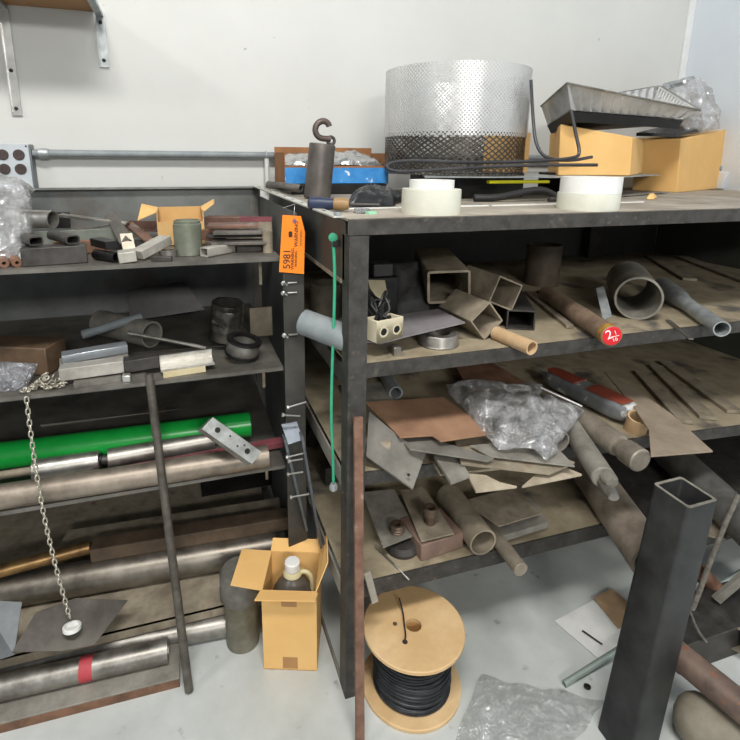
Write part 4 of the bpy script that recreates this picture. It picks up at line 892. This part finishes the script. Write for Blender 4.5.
# grey and red case
A = a2(550, 376, .040); B = a2(626, 411, .040); u = (B-A).normalized(); a_, b_ = basis(u)
L_ = (B-A).length; hw = .038
def rounded(w_, h_):
    o = []
    for cx, cy, t0 in ((1, 1, 0), (-1, 1, 90), (-1, -1, 180), (1, -1, 270)):
        for k in range(5):
            g = math.radians(t0+22.5*k); r_ = min(w_, h_)*.6; o.append((cx*(w_-r_)+r_*math.cos(g), cy*(h_-r_)+r_*math.sin(g)))
    return o
def loft(prs): return MB().ring_join([[A+u*s_+a_*x+b_*y for x, y in rounded(w_, h_)] for s_, w_, h_ in prs])
gcase = mat('worn_grey_case', '8b8f90', '6f7374', .5, .2, scale=16, c3='dcdcd8', c3at=(.53, .58), c3scale=14)
body = loft([(-.02, .012, .010), (0, .030, .022), (.03, .038, .026), (L_-.02, .044, .028), (L_+.012, .036, .024), (L_+.022, .02, .012)])
ins = MB().ring_join([[A+u*s_+a_*x+b_*(.0275+y) for x, y in ((-w_, 0), (w_, 0), (w_*.8, .004), (-w_*.8, .004))] for s_, w_ in ((.0, .018), (.03, .030), (L_*.42, .033))])
ins2 = MB().ring_join([[A+u*s_+a_*x+b_*(.0285+y) for x, y in ((-w_, 0), (w_, 0), (w_*.8, .004), (-w_*.8, .004))] for s_, w_ in ((L_*.58, .034), (L_*.8, .036), (L_+.004, .026))])
tail = MB().tube(A-u*.055, A-u*.018, .006)
thing('tool_case', 'long rounded grey tool with brick red panels beside the plastic bags', 'tool', [('case', body, gcase), ('red_panel', ins, BRICK), ('red_panel', ins2, BRICK), ('stem', tail, GALV)])
# stepped shaft
A = a2(582, 420, .036); B = a2(641, 461, .036); u = (B-A).normalized(); L_ = (B-A).length; r_ = rad(B, 25)
one('stepped_shaft', MB().lathe(A, u, [(r_, -.1), (r_*1.02, L_*.62), (r_*.95, L_*.66), (r_*.72, L_*.67), (r_*.72, L_*.74), (r_*.98, L_*.77), (r_, L_*.8), (r_, L_-.003), (r_-.004, L_)], 36), mat('dusty_shaft', 'a59c8e', '7f766a', .5, .5), 'stepped steel shaft poking forward beside the tool with red panels', 'shaft')
# forked shaft
A = a2(570, 426, .03); B = a2(603, 477, .024); u = (B-A).normalized(); L_ = (B-A).length; r_ = rad(B, 23); a_, b_ = basis(u)
fk = MB().lathe(A, u, [(r_*1.0, -.1), (r_, L_), (r_*.9, L_+.004)], 32)
f1 = MB().ring_join([[A+u*s_+a_*(-.3*r_)+a_*x*k+b_*(y*k+.2*r_) for x, y in [(r_*.68*math.cos(t), r_*.55*math.sin(t)) for t in [2*math.pi*j/16 for j in range(16)]]] for s_, k in ((L_-.01, 1), (L_+.02, 1), (L_+.032, .7))])
f2 = MB().ring_join([[A+u*s_-a_*(.1*r_)+a_*x*k+b_*(y*k-.45*r_) for x, y in [(r_*.62*math.cos(t), r_*.45*math.sin(t)) for t in [2*math.pi*j/16 for j in range(16)]]] for s_, k in ((L_-.01, 1), (L_+.05, 1), (L_+.062, .7))])
thing('forked_shaft', 'grey shaft with a notched fork end poking over the second bench shelf', 'shaft', [('shaft', fk, DUSTYG), ('fork_tip', f1, DUSTYG), ('fork_tip', f2, STEEL)])
# tan ring
p = a2(640, 434, .0); p.z = s2(p.x); one('steel_ring', MB().lathe(p+V(0, .02, .0), V(-.12, -.25, 1), [(.030, 0), (.030, .055), (.025, .055), (.025, 0)], 36, True), TUBEC, 'tan upright ring behind the stepped shaft', 'ring')
plate([(604, 371), (636, 389), (672, 414), (713, 451), (651, 456), (649, 430), (634, 407)], .062, .004, mat('tan_plate', 'a0917f', '8b7d6c', .7, .15), 'large tapered tan plate poking to the front of the second bench shelf')
for x0, y0, x1, y1, w_, lb in ((640, 372, 686, 422, .045, 'dusty flat bar right of the tapered tan plate'), (655, 366, 708, 418, .05, 'dusty flat bar in the middle of the right shelf bay'), (664, 362, 735, 412, .05, 'dusty flat bar furthest right on the second bench shelf')):
    one('flat_bar', MB().bar(a2(x0, y0, .008), a2(x1, y1, .008), w_, .012), DUSTY, lb, 'bar', bev=.001)

# ================================================================ BENCH SHELF THREE
z = S3
def a3(x, y, dz): return at(x, y, z=z+dz)
def plate3(pts, dz, t, m, lab, name='steel_plate', cat='plate'):
    P = [a3(x, y, dz) for x, y in pts]; return one(name, MB().prism(P, t), m, lab, cat, bev=.0006)
plate3([(362, 492), (394, 489), (419, 533), (383, 547)], .045, .005, DUSTYG, 'grey plate on the left of the lowest bench shelf')
one('round_disc', MB().lathe(a3(402, 548, .0), (0, 0, 1), [(.045, 0), (.047, .010), (.040, .026), (0, .028)], 32), DSTEEL, 'round dark lid under the left grey plate of the lowest bench shelf', 'lid')
plate3([(400, 490), (424, 487), (454, 533), (421, 541)], .062, .005, DUSTY, 'dusty plate lying on the reddish block')
P = [a3(421, 562, .0), a3(463, 548, .0)]
u = (P[1]-P[0]).normalized(); w2 = V(-u.y, u.x, 0)
one('steel_block', MB().ring_join([[P[0], P[1], P[1]+w2*.12, P[0]+w2*.12], [p+V(0, 0, .05) for p in (P[0], P[1], P[1]+w2*.12, P[0]+w2*.12)]]), mat('reddish_block', '8b7365', '705a4e', .7), 'reddish steel block near the front of the lowest bench shelf', 'block', bev=.003)
p = a3(397, 531, .047); p.z = z+.0465; one('hex_nut', MB().lathe(p, (0, 0, 1), [(.018, 0), (.021, .003), (.018, .006), (.021, .010), (.018, .014), (.021, .018), (.018, .024), (.010, .024), (.010, 0)], 20, True), mat('brown_nut', '7a6857', '57493d', .5, .5), 'coiled brown fitting standing on the left grey plate', 'fitting')
p = a3(430, 523, .063); p.z = z+.064
one('pipe_fitting', MB().lathe(p, (0, 0, 1), [(.014, 0), (.014, .022), (.020, .025), (.021, .045), (.018, .050), (.012, .050), (.012, .03), (.008, .03), (.008, 0)], 24, True), MATS['brown_nut'], 'tall brown pipe fitting standing on the dusty plate', 'fitting')
A = a3(448, 497, .032); B = a3(483, 545, .032); r_ = rad(B, 29); A.z = B.z = z+r_+.0005; one('steel_pipe', MB().tube(A, B, r_, r_*.86), DUSTY, 'open dusty pipe facing forward on the lowest bench shelf', 'pipe')
A = a3(498, 540, .018); B = a3(521, 570, .019); r_ = rad(B, 15); one('round_rod', MB().tube(A-(B-A)*1.5, B, r_), mat('tan_rod', 'a39a8a', '857c6d', .5, .4), 'short tan rod poking over the edge of the lowest bench shelf', 'rod')
plate3([(462, 501), (510, 488), (542, 513), (499, 526)], .062, .004, DUSTY, 'diamond shaped dusty plate, upper of two, on the lowest bench shelf')
plate3([(470, 508), (535, 500), (548, 522), (503, 536)], .035, .02, DUSTYG, 'thick plate under the diamond shaped dusty plate')
A = a3(425, 560, .004); one('welding_rod', MB().path([a3(375, 545, .012), a3(395, 565, .008), at(409, 580, Y=1.04)], .0022, 8, False, 2), STEEL, 'thin bright rod sticking out over the lowest bench shelf', 'rod')
A = at(367, 572, Y=1.044); B = at(375, 602, Y=1.03); one('wood_stick', MB().bar(A, B, .018, .010), mat('grey_stick', 'a19a8d', '857e72', .7), 'pale worn stick hanging in front of the spool', 'stick', bev=.002)
for yy, dd, lb in ((1.5, .05, 'dark bar crossing the bench from the side at the third level'), (1.75, .06, 'dark box section at the back of the lowest bench shelf')):
    one('steel_bar', MB().bar(V(.40, yy, z+.032), V(.85, yy+.05, z+.032), dd, .06), DSTEEL, lb, 'bar', bev=.002)

# low stand at the right with thick pipes
LZ = .24; LX0 = S(672, 1.05, LZ).x
st = [('stand_top', MB().box((LX0, 1.02, LZ-.03), (2.25, 1.95, LZ)), BENCH, .002)]
for x in (LX0+.03, 2.2):
    for y in (1.06, 1.9): st.append(('leg', MB().box((x-.025, y-.025, 0), (x+.025, y+.025, LZ-.031)), BENCH, .002))
thing('steel_stand', 'low dark steel stand under the thick pipes right of the square tube', 'stand', st)
A = at(576, 455, z=.43); B = at(655, 560, z=.33); r_ = .045
A = at(588, 470, z=.41); B = at(652, 562, z=.38); u = (B-A).normalized()
one('steel_pipe', MB().tube(A-u*.12, B, rad(A, 40)*.85, rad(A, 40)*.7, 36), mat('brown_thick_pipe', '9b8f80', '6f6558', .6, .3), 'thick brown pipe sloping down behind the square tube', 'pipe')
A = at(650, 435, z=.305); B = at(740, 520, z=.305); u = (B-A).normalized(); one('steel_pipe', MB().tube(A-u*.15, B+u*.1, .058, .05, 36), mat('grey_thick_pipe', '92918c', '6c6b67', .45, .5), 'thick grey pipe sloping forward at the right edge', 'pipe')
one('steel_plate', MB().prism([at(690, 530, z=LZ+.006), at(726, 540, z=LZ+.006), at(735, 500, z=LZ+.006), at(700, 498, z=LZ+.006)], .005), DUSTY, 'small flat plate on the low stand', 'plate')

# ================================================================ ON THE FLOOR
# spool
def zfor(P, y):
    lo, hi = 0, 1.2
    for _ in range(40):
        mm = (lo+hi)/2; d = V(P.x, P.y, mm)-EYE; yy = PY+FPX*d.dot(D0)/d.dot(F0)
        if yy > y: lo = mm
        else: hi = mm
    return lo
sp = at(411, 681, z=.006); Rs = rad(sp, 98)
zt = zfor(sp, 625)
fl0 = MB().lathe(V(sp.x, sp.y, 0), (0, 0, 1), [(Rs*.98, 0), (Rs, .002), (Rs, .010), (Rs*.98, .012), (.021, .012), (.021, 0)], 56, True)
fl1 = MB().lathe(V(sp.x, sp.y, zt-.012), (0, 0, 1), [(Rs*.98, 0), (Rs, .002), (Rs, .010), (Rs*.98, .012), (.021, .012), (.021, 0)], 56, True)
core = MB().lathe(V(sp.x, sp.y, .0125), (0, 0, 1), [(Rs*.5, 0), (Rs*.5, zt-.025), (.0215, zt-.025), (.0215, 0)], 40, True)
rw = Rs*.76; n = 15; wcoil = []
for k in range(n):
    zz = .0165+(zt-.033)*k/(n-1)
    for j in (0, 1):
        jit = random.uniform(-.002, .002)
        wcoil.append(MB().torus(V(sp.x+jit, sp.y+jit, zz+.003*j), V(random.uniform(-.04, .04), random.uniform(-.04, .04), 1), rw-.003*j+jit*.6, .0034, 56, 8))
wd = MB()
for w_ in wcoil: o_ = len(wd.v); wd.v += w_.v; wd.f += [tuple(i+o_ for i in f) for f in w_.f]
wd.lathe(V(sp.x, sp.y, .0128), (0, 0, 1), [(rw-.004, 0), (rw-.004, zt-.026), (Rs*.51, zt-.026), (Rs*.51, 0)], 56, True)
def onfl(x, y): p = at(x, y, z=zt); return V(p.x, p.y, zt+.0006)
wend = MB().path([onfl(399, 604)+V(0, 0, .02), onfl(403, 615)+V(0, 0, .008), onfl(404, 625)+V(0, 0, .006), onfl(406, 638)+V(0, 0, .004), onfl(404, 642)], .0022, 8, False, 2)
knob = [('knot_hole', MB().lathe(onfl(x, y), (0, 0, 1), [(r_, 0), (r_, .0005)], 18), INK if i else WOODD) for i, (x, y, r_) in enumerate(((395, 624, .006), (405, 642, .007)))]
thing('wire_spool', 'plywood spool wound with black wire on the floor under the bench', 'spool', [('bottom_flange', fl0, PLY), ('top_flange', fl1, PLY, 0, None, knob), ('core', core, WOODL), ('wire_winding', wd, WIREB), ('wire_end', wend, WIREB)])
# long brown flat bar in front of the post
B = at(360, 752, z=0); B.z = .003; A = at(358, 417, Y=1.035)
one('steel_bar', MB().bar(B, A, .021, .010, V(0, -1, 0)), mat('brown_bar_rust', '8c6a58', '694c3e', .6, .2, scale=30, c3='a38f80', c3at=(.64, .7)), 'long rust brown flat bar leaning upright against the front bench post', 'bar', bev=.0005)
# films
one('plastic_film', MB().grid(crumple([at(452, 745, z=.002), at(560, 760, z=.002), at(606, 700, z=.002), at(480, 676, z=.002)], .012, 40, 30, .022, 13, 61), 30, 24, .0008), FILMT, 'crumpled clear plastic film on the floor right of the spool', 'film', flat=True)
pp = [at(555, 621, z=.004), at(598, 597, z=.004), at(636, 640, z=.004), at(600, 660, z=.004)]
mk_ = [at(582, 632, z=.0048), at(602, 646, z=.0048)]
thing('paper_sheet', 'white paper packet on the floor under the bench', 'paper', [('sheet', MB().grid(crumple(pp, .002, 12, 12, .004, 12, 81), 12, 12, .002), PAPER), ('printed_bar', MB().bar(mk_[0]+V(0, 0, .006), mk_[1]+V(0, 0, .006), .006, .0006), INK)])
one('kraft_paper', MB().grid(crumple([at(594, 598, z=.012), at(612, 588, z=.012), at(640, 612, z=.012), at(618, 628, z=.012)], .003, 10, 10, .005, 12, 91), 10, 10, .001), KRAFT, 'brown paper piece beside the white packet', 'paper')
p = at(587, 689, z=0); one('bolt', MB().lathe(V(p.x, p.y, 0), V(.3, .3, 1), [(.006, .002), (.009, .004), (.009, .010), (.005, .012)], 10), BLACK, 'small dark nut on the floor beside the square tube', 'nut')
# square tube leaning
B = at(626, 742, z=.0); T_ = at(685, 493, Y=B.y+.07)
mo = [at(x, y, z=T_.z) for x, y in ((653, 484), (681, 477), (716, 499), (689, 509))]
mo[2] = mo[1]+(mo[3]-mo[0])
dn = V(B.x, B.y, 0)-T_; ci = sum(mo, V(0, 0, 0))/4
def loop4(P, f): c = sum(P, V(0, 0, 0))/4; return [c+(p-c)*f for p in P]
def rnd(P, k=.09):
    o = []
    for i in range(4):
        a, b, c = P[i-1], P[i], P[(i+1) % 4]; p0 = b.lerp(a, k); p2_ = b.lerp(c, k)
        for t in (0, .33, .67, 1): o.append(p0*(1-t)**2+b*2*t*(1-t)+p2_*t*t)
    return o
mo_ = rnd(mo); mi = rnd(loop4(mo, .86)); dn2 = dn*((T_.z-.001)/T_.z)
ed_ = [p+V(0, 0, .0006) for p in mo_]; ei_ = [p+V(0, 0, .0006) for p in mi]
thing('square_tube', 'tall black square steel tube leaning upright in front of the bench', 'square tube', [('cut_edge', MB().ring_join([ed_, [p+V(0, 0, .0015) for p in ed_], [p+V(0, 0, .0015) for p in ei_], ei_], True), DUSTYG, 0, 'pale sawn edge'), ('tube', MB().ring_join([mo_, [p+dn2 for p in mo_], [p+dn2 for p in mi], mi], True), mat('black_tube_steel', '4a4b4b', '2f3030', .42, .5, scale=6, rough2=.55))])
A = at(564, 684, z=.009); B2 = at(760, 560, Y=1.0); one('conduit_tube', MB().tube(A, B2, .0085, .0065), mat('pale_tube', 'a9b6ae', '8d9a92', .4, .4), 'thin pale tube running behind the black square tube', 'tube')
# bottom right pile
A = at(672, 650, z=.17); B = at(748, 712, z=.17); u = (B-A).normalized()
one('steel_pipe', MB().tube(A, B+u*.1, rad(A, 27), rad(A, 21)), mat('brownish_pipe', '8b7568', '5f524b', .5, .35, scale=10, c3='9a5f45', c3at=(.6, .7)), 'coppery brown pipe in the pile at the bottom right corner', 'pipe')
r_ = .062; one('steel_pipe', MB().lathe(at(694, 718, z=r_), at(790, 775, z=r_)-at(694, 718, z=r_), [(.001, -.045), (.026, -.041), (.046, -.028), (.058, -.010), (r_, .01), (r_, .3)], 40), mat('grey_drum', '8c8578', '77705f', .6), 'thick tan grey cylinder on the floor in the bottom right corner', 'cylinder')
c = at(733, 638, Y=.84); one('square_tube', MB().boxtube(c, c+V(.18, .06, -.02), .065, .07, .004, .004, math.radians(10)), mat('beige_tube', 'a39a8a', '7d7567', .6, .3), 'beige square tube end at the right edge of the photo', 'square tube')
A = at(684, 598, Y=1.0); B = at(756, 672, Y=.82); one('steel_bar', MB().bar(A, B, .05, .045), DUSTYG, 'grey bar above the coppery pipe at the right edge', 'bar', bev=.002)
one('steel_pipe', MB().tube(at(700, 572, Y=1.0), at(760, 640, Y=.9), .026, .02), RUST, 'rusty pipe behind the beige square tube end', 'pipe')
one('frayed_rope', MB().path([at(642, 752, Y=.80), at(652, 712, Y=.84), at(661, 682, Y=.88), at(672, 660, Y=.90), at(690, 615, Y=.92), at(702, 585, Y=.95), at(716, 545, Y=.96), at(738, 495, Y=.99)], .0075, 10, False, 2), ROPE, 'frayed grey rope running up along the black square tube', 'rope')
one('frayed_strap', MB().path([at(690, 612, Y=.85), at(697, 630, Y=.84), at(706, 642, Y=.83)], .004, 8, False, 2), ROPE, 'short frayed rope end beside the black square tube', 'rope')
one('steel_angle', MB().bar(at(716, 600, Y=.92), at(745, 575, Y=.90), .012, .03), DUSTYG, 'grey angled bar leaning at the right edge', 'bar')
one('steel_bar', MB().bar(at(655, 660, Y=.98), at(700, 690, Y=.82), .04, .05), BLACK, 'black bar behind the coppery pipe', 'bar')

p = at(700, 650, z=.1); one('steel_block', MB().box((p.x-.03, p.y+.02, 0), (p.x+.45, p.y+.16, .10)), DSTEEL, 'dark steel block on the floor behind the coppery pipe', 'block', bev=.003)
